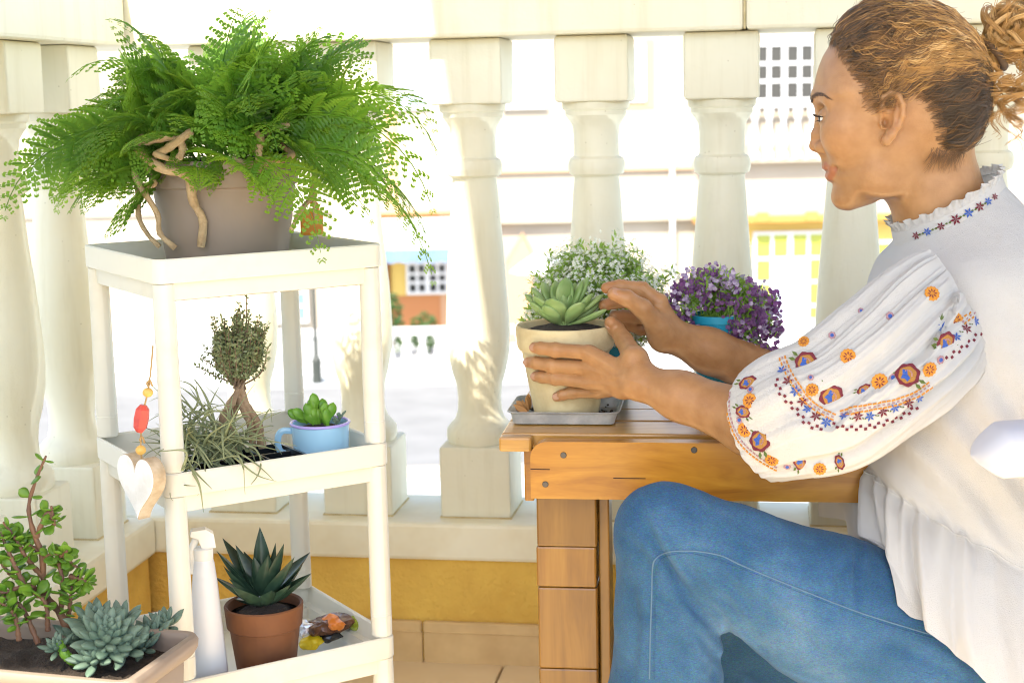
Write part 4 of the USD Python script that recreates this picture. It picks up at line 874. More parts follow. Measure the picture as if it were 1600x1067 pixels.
T = thing('white_saucer', 'white saucer under the turquoise flower pot, glimpsed between her forearms', 'saucer', sc_ + bz * TZ)
obj('saucer', lathe([(.05, TZ + .0012), (.062, TZ + .003), (.073, TZ + .014), (.0745, TZ + .0155), (.072, TZ + .0155), (.060, TZ + .0055), (.0001, TZ + .005)], 48, sc_), 'saucer_white', T, smooth=40)
# ================================================================== the woman
# ---- signed distance shapes and a surface net over them
def rcone(p, a, b, r1, r2):
    a, b = np.asarray(a, p.dtype), np.asarray(b, p.dtype); ba = b - a; r1, r2 = float(r1), float(r2); l2 = float(ba @ ba); rr = r1 - r2; a2 = l2 - rr * rr; il2 = 1 / l2
    pa = p - a; y = pa @ ba; z = y - l2; q = pa * l2 - y[:, None] * ba; x2 = np.einsum('ij,ij->i', q, q); y2 = y * y * l2; z2 = z * z * l2
    k = np.sign(rr) * rr * rr * x2
    c1 = np.sign(z) * a2 * z2 > k; c2 = np.sign(y) * a2 * y2 < k
    return np.where(c1, np.sqrt(x2 + z2) * il2 - r2, np.where(c2, np.sqrt(x2 + y2) * il2 - r1, (np.sqrt(np.maximum(x2 * a2 * il2, 0)) + y * rr) * il2 - r1))
def ellip(p, c, r, A=None):
    q = p - np.asarray(c, p.dtype)
    if A is not None: q = q @ np.asarray(A, p.dtype).T
    r = np.asarray(r, p.dtype); k0 = np.linalg.norm(q / r, axis=1); k1 = np.linalg.norm(q / (r * r), axis=1)
    return np.where(k1 > 1e-9, k0 * (k0 - 1) / np.maximum(k1, 1e-9), -r.min())
def smin(a, b, k):
    h = np.clip(.5 + .5 * (b - a) / k, 0, 1); return b * (1 - h) + a * h - k * h * (1 - h)
def ssub(a, b, k): return -smin(-a, b, k)                   # a without b
def chain(p, pts, rs, k=.006):
    d = None
    for i in range(len(pts) - 1):
        e = rcone(p, pts[i], pts[i + 1], rs[i], rs[i + 1]); d = e if d is None else smin(d, e, k)
    return d
def surface(fn, lo, hi, h, B=6, reach=1.2):
    lo, hi = np.asarray(lo, float), np.asarray(hi, float); nb = np.ceil((hi - lo) / (h * B)).astype(int); n = nb * B + 1
    vol = np.full(n, 1.0, np.float32)
    bi = np.stack(np.meshgrid(*[np.arange(k) for k in nb], indexing='ij'), -1).reshape(-1, 3)
    dc = fn((lo + (bi + .5) * B * h).astype(np.float32)); near = np.abs(dc) < B * h * .87 * reach + .002
    for b in bi[dc < 0]:
        vol[b[0] * B:(b[0] + 1) * B + 1, b[1] * B:(b[1] + 1) * B + 1, b[2] * B:(b[2] + 1) * B + 1] = -1
    loc = np.stack(np.meshgrid(*[np.arange(B + 1)] * 3, indexing='ij'), -1).reshape(-1, 3)
    nb_ = bi[near]
    for s in range(0, len(nb_), 250):
        g = (nb_[s:s + 250, None] * B + loc[None]).reshape(-1, 3); d = fn((lo + g * h).astype(np.float32)); vol[g[:, 0], g[:, 1], g[:, 2]] = d
    sg = vol < 0
    c = np.zeros(n - 1, np.int8)
    for a in np.ndindex(2, 2, 2): c += sg[a[0]:n[0] - 1 + a[0], a[1]:n[1] - 1 + a[1], a[2]:n[2] - 1 + a[2]]
    act = np.argwhere((c > 0) & (c < 8)); idx = np.full(n - 1, -1, np.int64); idx[tuple(act.T)] = np.arange(len(act))
    corner = list(np.ndindex(2, 2, 2)); val = np.stack([vol[act[:, 0] + a, act[:, 1] + b, act[:, 2] + e] for a, b, e in corner], 1)
    acc = np.zeros((len(act), 3)); cnt = np.zeros(len(act))
    for i, a in enumerate(corner):
        for j in range(i + 1, 8):
            b = corner[j]
            if sum(x != y for x, y in zip(a, b)) == 1:
                va, vb = val[:, i], val[:, j]; m = (va < 0) != (vb < 0); t = np.where(m, va / np.where(m, va - vb, 1), 0)
                acc += np.where(m[:, None], np.array(a) + t[:, None] * (np.array(b) - np.array(a)), 0); cnt += m
    v = lo + (act + acc / cnt[:, None]) * h; faces = []
    for ax in range(3):
        s0 = [slice(1, -1)] * 3; s1 = [slice(1, -1)] * 3; s0[ax] = slice(0, -1); s1[ax] = slice(1, None)
        A_, B_ = sg[tuple(s0)], sg[tuple(s1)]; e = np.argwhere(A_ != B_); inside = A_[tuple(e.T)]
        off = np.array([1, 1, 1]); off[ax] = 0; e = e + off
        u, w = (ax + 1) % 3, (ax + 2) % 3
        def at(du, dw):
            q = e.copy(); q[:, u] -= du; q[:, w] -= dw; return idx[q[:, 0], q[:, 1], q[:, 2]]
        q = np.stack([at(1, 1), at(0, 1), at(0, 0), at(1, 0)], 1); q[~inside] = q[~inside][:, ::-1]; faces.append(q[(q >= 0).all(1)])
    q = np.vstack(faces)
    return trimesh.Trimesh(v, np.vstack([q[:, [0, 1, 2]], q[:, [0, 2, 3]]]), process=False)
def relax(m, it=4, lam=.5, mu=-.52):
    from scipy.sparse import coo_matrix
    e = m.edges; n = len(m.vertices); A = coo_matrix((np.ones(2 * len(e)), (np.r_[e[:, 0], e[:, 1]], np.r_[e[:, 1], e[:, 0]])), (n, n)).tocsr(); A.data[:] = 1
    dg = np.maximum(np.asarray(A.sum(1)).ravel(), 1)[:, None]; v = np.array(m.vertices)
    for _ in range(it):
        for w in (lam, mu): v = v + w * (A @ v / dg - v)
    m.vertices = v
def polydist(poly, P):
    """signed distance inside (+) a 2D polygon at points P"""
    a = np.asarray(poly, float); b = np.roll(a, -1, 0); d2 = np.full(len(P), 1e9); ins = np.zeros(len(P), bool)
    for (x0, y0), (x1, y1) in zip(a, b):
        e = np.array([x1 - x0, y1 - y0]); q = P - [x0, y0]; t = np.clip((q @ e) / max(e @ e, 1e-12), 0, 1); d2 = np.minimum(d2, ((q - t[:, None] * e) ** 2).sum(1))
        ins ^= ((y0 > P[:, 1]) != (y1 > P[:, 1])) & (P[:, 0] < (x1 - x0) * (P[:, 1] - y0) / (y1 - y0 + 1e-15) + x0)
    return np.where(ins, 1, -1) * np.sqrt(d2)
class Field2:
    def __init__(s, poly, lo, hi, h=.0012):
        from scipy.ndimage import map_coordinates
        s.mc = map_coordinates; s.lo, s.h = np.asarray(lo), h; n = np.ceil((np.asarray(hi) - lo) / h).astype(int)
        g = np.stack(np.meshgrid(lo[0] + np.arange(n[0]) * h, lo[1] + np.arange(n[1]) * h, indexing='ij'), -1).reshape(-1, 2)
        from scipy.ndimage import gaussian_filter
        s.v = gaussian_filter(polydist(poly, g).reshape(n), 1.5)
    def __call__(s, a, b): return s.mc(s.v, [(a - s.lo[0]) / s.h, (b - s.lo[1]) / s.h], order=1, mode='nearest')

# ---- head frame: f forward, l towards her left, z up
YAW = math.radians(6)
hf, hl = V(-math.cos(YAW), math.sin(YAW), 0), V(-math.sin(YAW), -math.cos(YAW), 0)
HO = PY(1400, 190, 1.97)
def HM(x, y, c=0):
    """point of the head's side view at lateral distance c from the midline"""
    return PP(x, y, HO + hl * c, hl)
def ab(p): q = p - HO.astype(p.dtype); return np.stack([q @ hf.astype(p.dtype), q[:, 2]], 1)
def pab(pts): return np.array([[(HM(x, y) - HO) @ hf, HM(x, y)[2] - HO[2]] for x, y in pts])
face = [(1297, 70), (1286, 88), (1279, 106), (1274, 124), (1271.5, 140), (1271, 151), (1273, 160), (1278, 170), (1282, 182), (1284.5, 196), (1286, 212), (1287.5, 228), (1289, 240), (1291, 250), (1290.5, 257), (1292, 263), (1297, 267.5), (1296, 274), (1298, 281), (1303, 290), (1304, 300), (1305.5, 311), (1313, 322), (1327, 327), (1345, 324), (1364, 318), (1392, 300), (1412, 276), (1440, 262), (1480, 252), (1500, 240),
        (1518, 212), (1533, 165), (1534, 110), (1515, 62), (1480, 28), (1440, 10), (1395, 4), (1350, 12), (1318, 35)]
fpoly = pab(face)
FD = Field2(fpoly, np.array([-.20, -.22]), np.array([.16, .22]))
yb = lambda y: HM(1400, y)[2] - HO[2]
ky = [-10, 40, 90, 140, 165, 185, 210, 235, 262, 285, 305, 330]
kW = [.062, .068, .0725, .073, .072, .0700, .0665, .062, .0565, .0480, .0380, .029]
kS = [.08, .075, .062, .052, .046, .047, .05, .05, .050, .045, .038, .032]
kb = np.array([yb(y) for y in ky])[::-1]; kW, kS = np.array(kW)[::-1], np.array(kS)[::-1]
def skull(p, grow=0.):
    q = ab(p); c = np.abs((p - HO.astype(p.dtype)) @ hl.astype(p.dtype)); D = FD(q[:, 0], q[:, 1]) + grow
    W = np.interp(q[:, 1], kb, kW) + grow; S = np.interp(q[:, 1], kb, kS)
    # behind the ears the head keeps its width and rounds off
    g = np.sqrt(np.maximum(1 - D / S, 0) ** 2 + (c / W) ** 2) - 1
    return g * np.minimum(S, W) * .85
def hp(x, y, c): return HM(x, y, c)
EYEC = hp(1294.5, 183.5, .031)
def head(p):
    d = skull(p)
    for sd in (1, -1):
        d = smin(d, ellip(p, hp(1312, 208, sd * .040), V(.021, .021, .024)), .026)      # cheekbone
        d = smin(d, ellip(p, hp(1385, 282, sd * .042), V(.026, .014, .020)), .026)      # jaw corner
        d = smin(d, rcone(p, hp(1280, 153, sd * .012), hp(1300, 156, sd * .040), .008, .010), .012)   # brow ridge
        d = ssub(d, ellip(p, hp(1281, 178, sd * .029), V(.013, .014, .0105)), .012)     # eye socket
        ec = hp(1294.5, 183.5, sd * .031)
        d = smin(d, ellip(p, ec, V(.0134, .0134, .0128)), .005)                         # lids over the eyeball
        d = ssub(d, ellip(p, ec + hf * .0128 + hl * sd * .002 - V(0, 0, .0012), V(.0065, .0125, .0027), np.stack([hf, hl, V(0, 0, 1)])), .0015)
    # nose
    d = smin(d, chain(p, [hp(1284, 168, 0), hp(1282.5, 190, 0), hp(1277, 211, 0), hp(1274.5, 227, 0)], [.0066, .0062, .0070, .0068], .006), .010)
    d = smin(d, ellip(p, hp(1273.3, 228.5, 0), V(.0068, .0080, .0064)), .005)
    for sd in (1, -1):
        d = smin(d, ellip(p, hp(1284, 231, sd * .0125), V(.0085, .0062, .0074)), .006)  # nostril wing
    for sd in (1, -1):
        d = ssub(d, ellip(p, hp(1279, 238.5, sd * .0072), V(.0055, .0032, .0030)), .003)
    d = smin(d, rcone(p, hp(1288, 239, 0), hp(1293, 254, 0), .005, .006), .010)
    # lips
    for sd in (1, -1):
        d = smin(d, chain(p, [hp(1293.5, 260.5, 0), hp(1295, 260.5, sd * .009), hp(1301, 262.5, sd * .018), hp(1305, 263, sd * .0225)], [.0058, .0055, .0040, .0018], .004), .0045)
        d = smin(d, chain(p, [hp(1299, 274.5, 0), hp(1300.5, 273.5, sd * .010), hp(1303.5, 269, sd * .018), hp(1306, 264.5, sd * .0225)], [.0068, .0064, .0045, .0020], .004), .0045)
    for sd in (1, -1):
        d = ssub(d, chain(p, [hp(1291, 267.2, 0), hp(1293.5, 267, sd * .012), hp(1303, 263.6, sd * .0215)], [.0012, .0012, .0008], .002), .003)
        d = ssub(d, ellip(p, hp(1307, 262, sd * .0275), V(.0022, .002, .0028)), .005)
    d = smin(d, ellip(p, hp(1318, 309, 0), V(.013, .016, .012)), .014)                 # chin
    return d
# ear, on her left side (and the other)
EA = (hp(1393, 186, .069))
def ears(p):
    d = None
    for sd in (1, -1):
        C = lambda x, y, c: hp(x, y, sd * c)
        rim = [C(1380, 188, .0715), C(1377, 170, .0745), C(1381, 153, .0765), C(1392, 145.5, .079), C(1404, 149, .081), C(1411, 163, .083), C(1411, 180, .083), C(1404, 198, .081), C(1395, 211, .078), C(1386, 221, .0745)]
        e = chain(p, rim, [.0028, .0033, .0036, .0036, .0036, .0036, .0034, .0034, .0042, .0052], .003)
        e = smin(e, chain(p, [C(1401, 158, .0765), C(1402, 175, .0775), C(1396, 195, .0765), C(1389, 207, .0745)], [.0032, .0036, .0040, .0036], .003), .003)   # antihelix
        e = smin(e, ellip(p, C(1394, 180, .071), V(.0125, .005, .021), np.stack([hf, hl, V(0, 0, 1)])), .005)
        e = smin(e, ellip(p, C(1384.5, 219, .0735), V(.0062, .0045, .0070), np.stack([hf, hl, V(0, 0, 1)])), .004)     # lobe
        e = smin(e, ellip(p, C(1379, 195, .0735), V(.0035, .0035, .006), np.stack([hf, hl, V(0, 0, 1)])), .004)       # tragus
        e = ssub(e, ellip(p, C(1386, 189, .0775), V(.0066, .0082, .0108), np.stack([hf, hl, V(0, 0, 1)])), .002)       # concha
        e = ssub(e, ellip(p, C(1391, 164, .0795), V(.0058, .0072, .0098), np.stack([hf, hl, V(0, 0, 1)])), .002)
        d = e if d is None else np.minimum(d, e)
    return d
# joints
def J(x, y, d): return PY(x, y, d)
shoL, elbL, wriL = J(1468, 480, 1.91), J(1262, 690, 1.845), J(1003, 597, 1.972)
shoR, elbR, wriR = J(1470, 470, 2.13), J(1290, 622, 2.215), J(1043, 522, 2.115)
fingersL = [
    ([J(920, 551, 1.982), J(868, 547, 1.990), J(845, 544, 2.008), J(835, 543, 2.022)], [.0098, .0093, .0084, .0074]),
    ([J(920, 575, 1.978), J(862, 571, 1.986), J(838, 567, 2.006), J(826, 566, 2.024)], [.0098, .0093, .0085, .0075]),
    ([J(920, 597, 1.979), J(868, 591, 1.986), J(847, 589, 2.003), J(837, 588, 2.018)], [.0094, .0088, .0081, .0072]),
    ([J(934, 612, 1.982), J(895, 613, 1.986), J(879, 617, 1.996), J(870, 620, 2.006)], [.0086, .0079, .0073, .0066])]
thumbL = ([J(992, 562, 1.985), J(975, 532, 1.995), J(963, 514, 2.003), J(954, 504, 2.008)], [.0150, .0118, .0105, .0086])
fingersR = [
    ([J(1031, 472, 2.105), J(1003, 452, 2.108), J(969, 447, 2.100), J(948, 450, 2.094)], [.0106, .0100, .0090, .0080]),
    ([J(1030, 486, 2.122), J(993, 470, 2.130), J(962, 472, 2.124), J(944, 477, 2.116)], [.0106, .0100, .0090, .0080]),
    ([J(1027, 500, 2.138), J(995, 495, 2.146), J(973, 494, 2.138), J(960, 494, 2.130)], [.0100, .0092, .0086, .0078]),
    ([J(1024, 514, 2.150), J(1000, 514, 2.158), J(984, 509, 2.150), J(974, 506, 2.143)], [.0092, .0084, .0078, .0070])]
thumbR = ([J(1030, 512, 2.095), J(1004, 482, 2.076), J(979, 466, 2.066), J(959, 460, 2.064)], [.0155, .0125, .0108, .0088])
def hand(p, fingers, thumb, wrist, heel, k=.011):
    d = None
    for pts, rs in fingers:
        e = rcone(p, wrist * .82 + pts[0] * .18, pts[0], .0125, rs[0] + .0012); d = e if d is None else smin(d, e, .009)
    d = smin(d, heel(p), .014)
    for pts, rs in fingers:
        e = chain(p, pts, rs, .003)
        for q, r in ((pts[1], rs[1]),): e = smin(e, ellip(p, q, V(1, 1, 1) * (r + .0001)), .004)
        d = smin(d, e, .0022)
    e = chain(p, thumb[0], thumb[1], .005); d = smin(d, e, .010)
    return d
def pot_r(z): return np.interp(z, [pz0_, pz1_ - .037, pz1_ - .030, pz1_], [.0425, .0605, .0665, .0683])
pz0_, pz1_ = TZ + .0042, PY(888, 506, pc2[1])[2]
def on_pot(q, r):
    # moves a joint along its line of sight until the finger's pad rests on the pot
    D = unit(q - cC); s_ = np.linspace(1.80, 2.30, 2000); P = cC + D * s_[:, None]; g = np.hypot(P[:, 0] - pb2[0], P[:, 1] - pb2[1]) - pot_r(P[:, 2]) - r * .95
    i = np.argmax(g < 0) if (g < 0).any() else int(np.argmin(g)); return P[i]
pb2 = pc2 * V(1, 1, 0)
for pts, rs in fingersL:
    for i in range(4): pts[i] = on_pot(pts[i], rs[i]) if i else pts[i] * .35 + .65 * on_pot(pts[i], rs[i] + .001)
for i in (2, 3): thumbL[0][i] = on_pot(thumbL[0][i], thumbL[1][i])
thumbL[0][1] = thumbL[0][1] * .5 + .5 * on_pot(thumbL[0][1], thumbL[1][1])
heelL = lambda p: smin(rcone(p, wriL * .6 + fingersL[3][0][0] * .4, wriL, .016, .019), rcone(p, thumbL[0][0], wriL, .017, .019), .01)
heelR = lambda p: smin(rcone(p, thumbR[0][0], J(1034, 528, 2.105), .016, .0185), rcone(p, J(1028, 500, 2.12), wriR, .022, .021), .012)
NECK = [PY(1452, 235, 1.975), PY(1462, 300, 1.978), PY(1482, 370, 1.985)]
CHEST = PY(1495, 470, 1.985)
def handL(p): return hand(p, fingersL, thumbL, wriL, heelL)
def handR(p): return hand(p, fingersR, thumbR, wriR, heelR)
def lazy(p, d, c, R, fn, k):
    """add fn only near its own ball"""
    m = np.linalg.norm(p - np.asarray(c, p.dtype), axis=1) < R + .03
    if m.any():
        o = d.copy(); o[m] = smin(d[m], fn(p[m]), k); return o
    return d
def tendon(p, a, b, r): return rcone(p, a, b, r, r)
def headears(q):
    d = smin(head(q), ears(q), .003)
    for sd in (1, -1):
        d = ssub(d, ellip(q, hp(1383.5, 191, sd * .0715), V(.0040, .0080, .0060), np.stack([hf, hl, V(0, 0, 1)])), .002)
        d = ssub(d, ellip(q, hp(1388.5, 160, sd * .0745), V(.0030, .0050, .0055), np.stack([hf, hl, V(0, 0, 1)])), .002)
    return d
def body(p):
    fm = lambda a, b, t: a * (1 - t) + b * t
    def trunk(p):
        d = chain(p, [NECK[0], NECK[1], NECK[2]], [.051, .0505, .053], .03)
        d = smin(d, rcone(p, HM(1405, 235, .045), PY(1446, 345, 1.955), .011, .010), .022)      # neck muscle
        d = smin(d, rcone(p, NECK[2], CHEST, .054, .075), .04)
        return smin(d, rcone(p, PY(1485, 462, 1.88), PY(1485, 462, 2.10), .036, .036), .04)
    d = np.linalg.norm(p - PY(1480, 380, 1.985).astype(p.dtype), axis=1) - .25
    d = np.where(d > .1, d, 1.0); d = lazy(p, d, PY(1480, 380, 1.985), .25, trunk, .001)
    for s_, e_, w_ in ((shoL, elbL, wriL), (shoR, elbR, wriR)):
        d = lazy(p, d, (s_ + e_) / 2, np.linalg.norm(s_ - e_) / 2 + .06, lambda q: rcone(q, s_, e_, .036, .038), .03)
        f1 = fm(e_, w_, .30)
        d = lazy(p, d, (w_ + e_) / 2, np.linalg.norm(w_ - e_) / 2 + .06, lambda q: chain(q, [e_, f1, fm(e_, w_, .75), w_], [.037, .0395, .0285, .0225], .02), .02)
    d = lazy(p, d, HO - V(0, 0, .02), .20, headears, .022)
    d = lazy(p, d, (wriL + fingersL[1][0][1]) / 2, .14, handL, .012)
    d = lazy(p, d, (wriR + fingersR[1][0][1]) / 2, .13, handR, .012)
    return d
lo = V(-.03, 1.70, .48); hi = V(.78, 2.34, 1.17)
bm_ = surface(body, lo, hi, .0022)
relax(bm_, 4)
# fine relief of knuckles and skin creases
vv = bm_.vertices; nn = bm_.vertex_normals
for fs, seedd in ((fingersL, 0), (fingersR, 5)):
    for pts, rs in fs:
        for q, w in ((pts[1], 1.0), (pts[2], .7)):
            ax = unit(pts[2] - pts[0]); r = vv - q; m = (np.linalg.norm(r, axis=1) < .013)
            vv[m] -= nn[m] * (.0006 * w * np.cos((r[m] @ ax) * 2 * PI / .0030) * np.exp(-((r[m] @ ax) / .0045) ** 2))[:, None]
for k_, (pts, rs) in enumerate(fingersL):
    a_, b_ = pts[0], wriL * .75 + pts[0] * .25
    dd_ = tendon(vv, a_, b_, .001); vv += nn * (.0011 * np.exp(-((dd_ - .008) / .006) ** 2) * (np.linalg.norm(vv - a_, axis=1) < .07) * np.exp(-(np.minimum(((vv - (a_ + b_) / 2) @ unit(np.cross(b_ - a_, V(0, 1, 0)))) ** 2, 1) / .0030 ** 2)))[:, None]
for vein in ([(900, 590), (930, 575), (960, 590), (990, 592), (1030, 610)], [(925, 600), (950, 598), (975, 585)], [(905, 565), (935, 560), (965, 565)]):
    c_ = spline([PY(x, y, 1.968) for x, y in vein], 40); dd_ = cKDTree(c_[:, [0, 2]]).query(vv[:, [0, 2]])[0]; m_ = (np.abs(vv[:, 1] - 1.97) < .03) & (nn[:, 1] < -.2)
    vv[m_] += nn[m_] * (.0008 * np.exp(-(dd_[m_] / .0016) ** 2))[:, None]
bm_.vertices = vv
tint = np.ones((len(vv), 3))
def paint(mask_w, col):
    global tint
    w = np.clip(mask_w, 0, 1)[:, None]; tint = tint * (1 - w) + np.array(col) * w
def blob(c, r): return np.exp(-(np.linalg.norm(vv - c, axis=1) / r) ** 2)
for sd in (1, -1):
    lipd = np.minimum(chain(vv, [hp(1292, 260.5, 0), hp(1295, 260.5, sd * .009), hp(1301, 263, sd * .019), hp(1306, 263.5, sd * .0245)], [.0058, .0056, .0038, .0015]), chain(vv, [hp(1298, 274, 0), hp(1300.5, 273.5, sd * .010), hp(1304, 269, sd * .019), hp(1307, 264.5, sd * .0245)], [.0066, .0062, .0042, .0015]))
    paint(np.clip(1.0 - lipd / .0014, 0, 1) * .8, (.86, .50, .52))
    paint(blob(hp(1312, 215, sd * .05), .022) * .30, (1.02, .86, .80))
    paint(blob(hp(1400, 180, sd * .078), .022) * .30, (1.04, .86, .78))
paint(blob(hp(1272, 229, 0), .011) * .3, (1.04, .86, .80))
for x, y, c in ((1342, 300, .047), (1409, 256, .055)): paint(blob(hp(x, y, c), .0022) * .9, (.45, .35, .3))
for pts, rs in fingersL + fingersR + [thumbL, thumbR]:
    paint(blob(pts[-1], .012) * .45, (1.06, .82, .76))
    paint(blob(pts[1], .008) * .25, (.98, .84, .78))
W_T = thing('person', 'woman with curly hair tied up, embroidered white blouse and jeans, tending the echeveria', 'person', V(.5, 1.97, 0))
nodes = {'g': ('texture_coordinate', {}), 'n': ('noise_texture', {'scale': 55, 'detail': 4}), 'r': ('rgb_ramp', {'ramp': [(.28, (.315, .155, .058)), (.72, (.40, .212, .088))]}), 'at': ('attribute', {'attribute': 'tint'}), 'mx': ('mix', {'mix_type': 'multiply', 'fac': 1.0}),
         'bn': ('noise_texture', {'scale': 520, 'detail': 3}), 'b': ('bump', {'strength': .35, 'distance': .0012}), 'p': ('principled_bsdf', {'roughness': .46, 'subsurface_weight': .12, 'subsurface_scale': .006, 'subsurface_radius': (1, .35, .2), 'specular_ior_level': .45})}
M['skin'] = usdkit.material(stage, '/World/Looks/skin', nodes, [('g.object', 'n.vector'), ('n.fac', 'r.fac'), ('r.color', 'mx.color1'), ('at.color', 'mx.color2'), ('mx.color', 'p.base_color'), ('g.object', 'bn.vector'), ('bn.fac', 'b.height'), ('b.normal', 'p.normal')], surface='p.BSDF')
bp_ = obj('body', bm_, 'skin', W_T, smooth=True)
UsdGeom.PrimvarsAPI(UsdGeom.Mesh(bp_)).CreatePrimvar('tint', Sdf.ValueTypeNames.Color3fArray, 'vertex').Set(Vt.Vec3fArray.FromNumpy(tint.astype(np.float32)))
# eyes, brows, lashes
mat('eye_white', (.78, .76, .72), .15); mat('iris_dark', (.05, .03, .02), .1); mat('brow_hair', (.045, .028, .02), .6); mat('lash_hair', (.012, .009, .008), .5)
rng = np.random.default_rng(31)
lines, wid = [], []
for sd in (1, -1):
    ec = hp(1294.5, 183.5, sd * .031)
    # lid line and lashes as fine strands over the front of the lids
    for k in range(34):
        t = k / 33; az = -.75 + 1.75 * t          # across the lid: inner to outer corner
        dirn = hf * math.cos(az) + hl * sd * math.sin(az)
        o = ec + dirn * .0131 + V(0, 0, .0009 + .0008 * math.sin(PI * t)); L = .0055 + .003 * t
        lines.append(np.array([o, o + dirn * L * .5 + V(0, 0, -.0006), o + dirn * L * .9 + V(0, 0, .0012), o + dirn * L + V(0, 0, .0028)])); wid.append(np.array([.0005, .0004, .0003, .0001]))
    for k in range(16):
        t = k / 15; az = -.6 + 1.5 * t; dirn = hf * math.cos(az) + hl * sd * math.sin(az); o = ec + dirn * .0131 + V(0, 0, -.0036)
        lines.append(np.array([o, o + dirn * .002 - V(0, 0, .001), o + dirn * .003 - V(0, 0, .0022)])); wid.append(np.array([.0003, .0002, .0001]))
curves('eyelashes', lines, wid, 'lash_hair', W_T, kind='stuff')
lines, wid = [], []
prj = trimesh.proximity.ProximityQuery(trimesh.Trimesh(bm_.vertices, bm_.faces, process=False))
tree = cKDTree(bm_.vertices)
def onskin(q, off=.0006):
    i = tree.query(q)[1]; return bm_.vertices[i] + bm_.vertex_normals[i] * off if np.ndim(i) == 0 else bm_.vertices[i] + bm_.vertex_normals[i] * off
for sd in (1, -1):
    bs = spline([hp(1273.5, 158, sd * .010), hp(1275, 152.5, sd * .020), hp(1281, 149, sd * .032), hp(1290, 150, sd * .043), hp(1300, 154.5, sd * .051)], 60)
    for k in range(150):
        i = rng.integers(0, 58); o = bs[i] + V(0, 0, rng.normal(0, .0013 * (1 - i / 80))); t = unit(bs[i + 1] - bs[i]); q = [o + (t + V(0, 0, .35 * (1 - i / 60))) * L for L in (0, .002, .004, .0062)]
        lines.append(onskin(np.array(q), .0005)); wid.append(np.array([.0004, .00038, .0003, .0001]))
curves('eyebrows', lines, wid, 'brow_hair', W_T, kind='stuff')
obj('eye', ball(EYEC, .0123, 3), 'eye_white', W_T, smooth=True)
irs = EYEC + hf * .0003 + V(0, 0, -.0012)
obj('iris', place(lathe([(.0058, .0107), (.0050, .0114), (.003, .0121), (.0001, .0124)], 24), irs, hl, np.cross(hf, hl), hf), 'iris_dark', W_T, smooth=True)

# nails
mat('nail', (.40, .22, .13), .25, specular_ior_level=.6)
def nail(tip, prev, rt, face_, w):
    ax = unit(tip - prev); n = unit(face_ - ax * (face_ @ ax)); sd_ = np.cross(n, ax); m = ball((0, 0, 0), 1, 2, (w, .0062, .0013)); c = tip + n * (rt * .86) - ax * .0015
    obj('nail', place(m, c, sd_, ax, n), 'nail', bp_, smooth=True)
for pts, rs in fingersL: nail(pts[-1], pts[-2], rs[-1], V(-.45, -1, .15), .0046)
nail(thumbL[0][-1], thumbL[0][-2], thumbL[1][-1], V(-.8, -.6, .1), .0055)
nail(thumbR[0][-1], thumbR[0][-2], thumbR[1][-1], V(0, -.75, .7), .0055)
for pts, rs in fingersR: nail(pts[-1], pts[-2], rs[-1], V(-.2, .9, .5), .0046)
# ------------------------------------------------------------------ hair
mat('hair_base', (.07, .04, .02), .6, (.16, .09, .04), 30, bump=1, bscale=160, bdist=.004, stretch=(1, 1, 2))
def hairmat(name, c1, c2, c3):
    nodes = {'hi': ('hair_info', {}), 'oi': ('geometry', {}), 'g': ('texture_coordinate', {}), 'n': ('noise_texture', {'scale': 70, 'detail': 3}), 'r': ('rgb_ramp', {'ramp': [(.3, c1), (.5, c2), (.72, c3)]}), 'p': ('principled_bsdf', {'roughness': .36, 'specular_ior_level': .5})}
    M[name] = usdkit.material(stage, '/World/Looks/' + name, nodes, [('g.object', 'n.vector'), ('n.fac', 'r.fac'), ('r.color', 'p.base_color')], surface='p.BSDF')
for nm, c in (('hair_pale', (.66, .42, .17)), ('hair_gold', (.42, .225, .065)), ('hair_brown', (.17, .085, .03)), ('hair_dark', (.065, .042, .024))):
    hairmat(nm, [x * .7 for x in c], c, [min(x * 1.25, .8) for x in c])
region = [(1296, 64), (1303, 40), (1322, 12), (1350, -3), (1400, -13), (1470, -8), (1516, 22), (1552, 84), (1560, 150), (1548, 200), (1526, 238), (1514, 247), (1482, 240), (1466, 246), (1456, 230), (1449, 207), (1441, 180), (1416, 154), (1402, 140), (1388, 140), (1376, 150), (1368, 170), (1350, 178), (1340, 172), (1335, 150), (1330, 132), (1318, 110), (1304, 88)]
HR = Field2(pab(region), np.array([-.20, -.22]), np.array([.16, .22]))
skullpoly = [(1297, 66), (1306, 40), (1330, 14), (1365, 1), (1400, -2), (1440, 2), (1480, 18), (1515, 50), (1538, 100), (1538, 165), (1522, 212), (1500, 240), (1440, 262), (1380, 290), (1330, 240), (1300, 160), (1290, 100)]
def cap(p):
    q = ab(p); dh = HR(q[:, 0], q[:, 1])
    dh = dh + .0045 * (meshkit.noise(p * 130, 4) - .5) * (dh < .02); grow = np.clip(.30 * (dh - .012), -.012, .0095) + .004 * np.clip(dh / .03, 0, 1) * (meshkit.fbm(p * V(40, 40, 90), 2, 3) - .5)
    return skull(p, grow)
cm_ = surface(cap, HO + V(-.10, -.10, -.10), HO + V(.155, .10, .175), .0035)
relax(cm_, 2)
obj('hair_cap', cm_, 'hair_base', W_T, smooth=True)
rng = np.random.default_rng(77)
knot = HM(1548, 88, .004)
ct = HM(1425, 150, 0)                                     # middle of the skull
def scalp(p):
    q = ab(p); return skull(p, np.clip(np.where(1, .28 * (HR(q[:, 0], q[:, 1]) - .004), 0), 0, .0115))
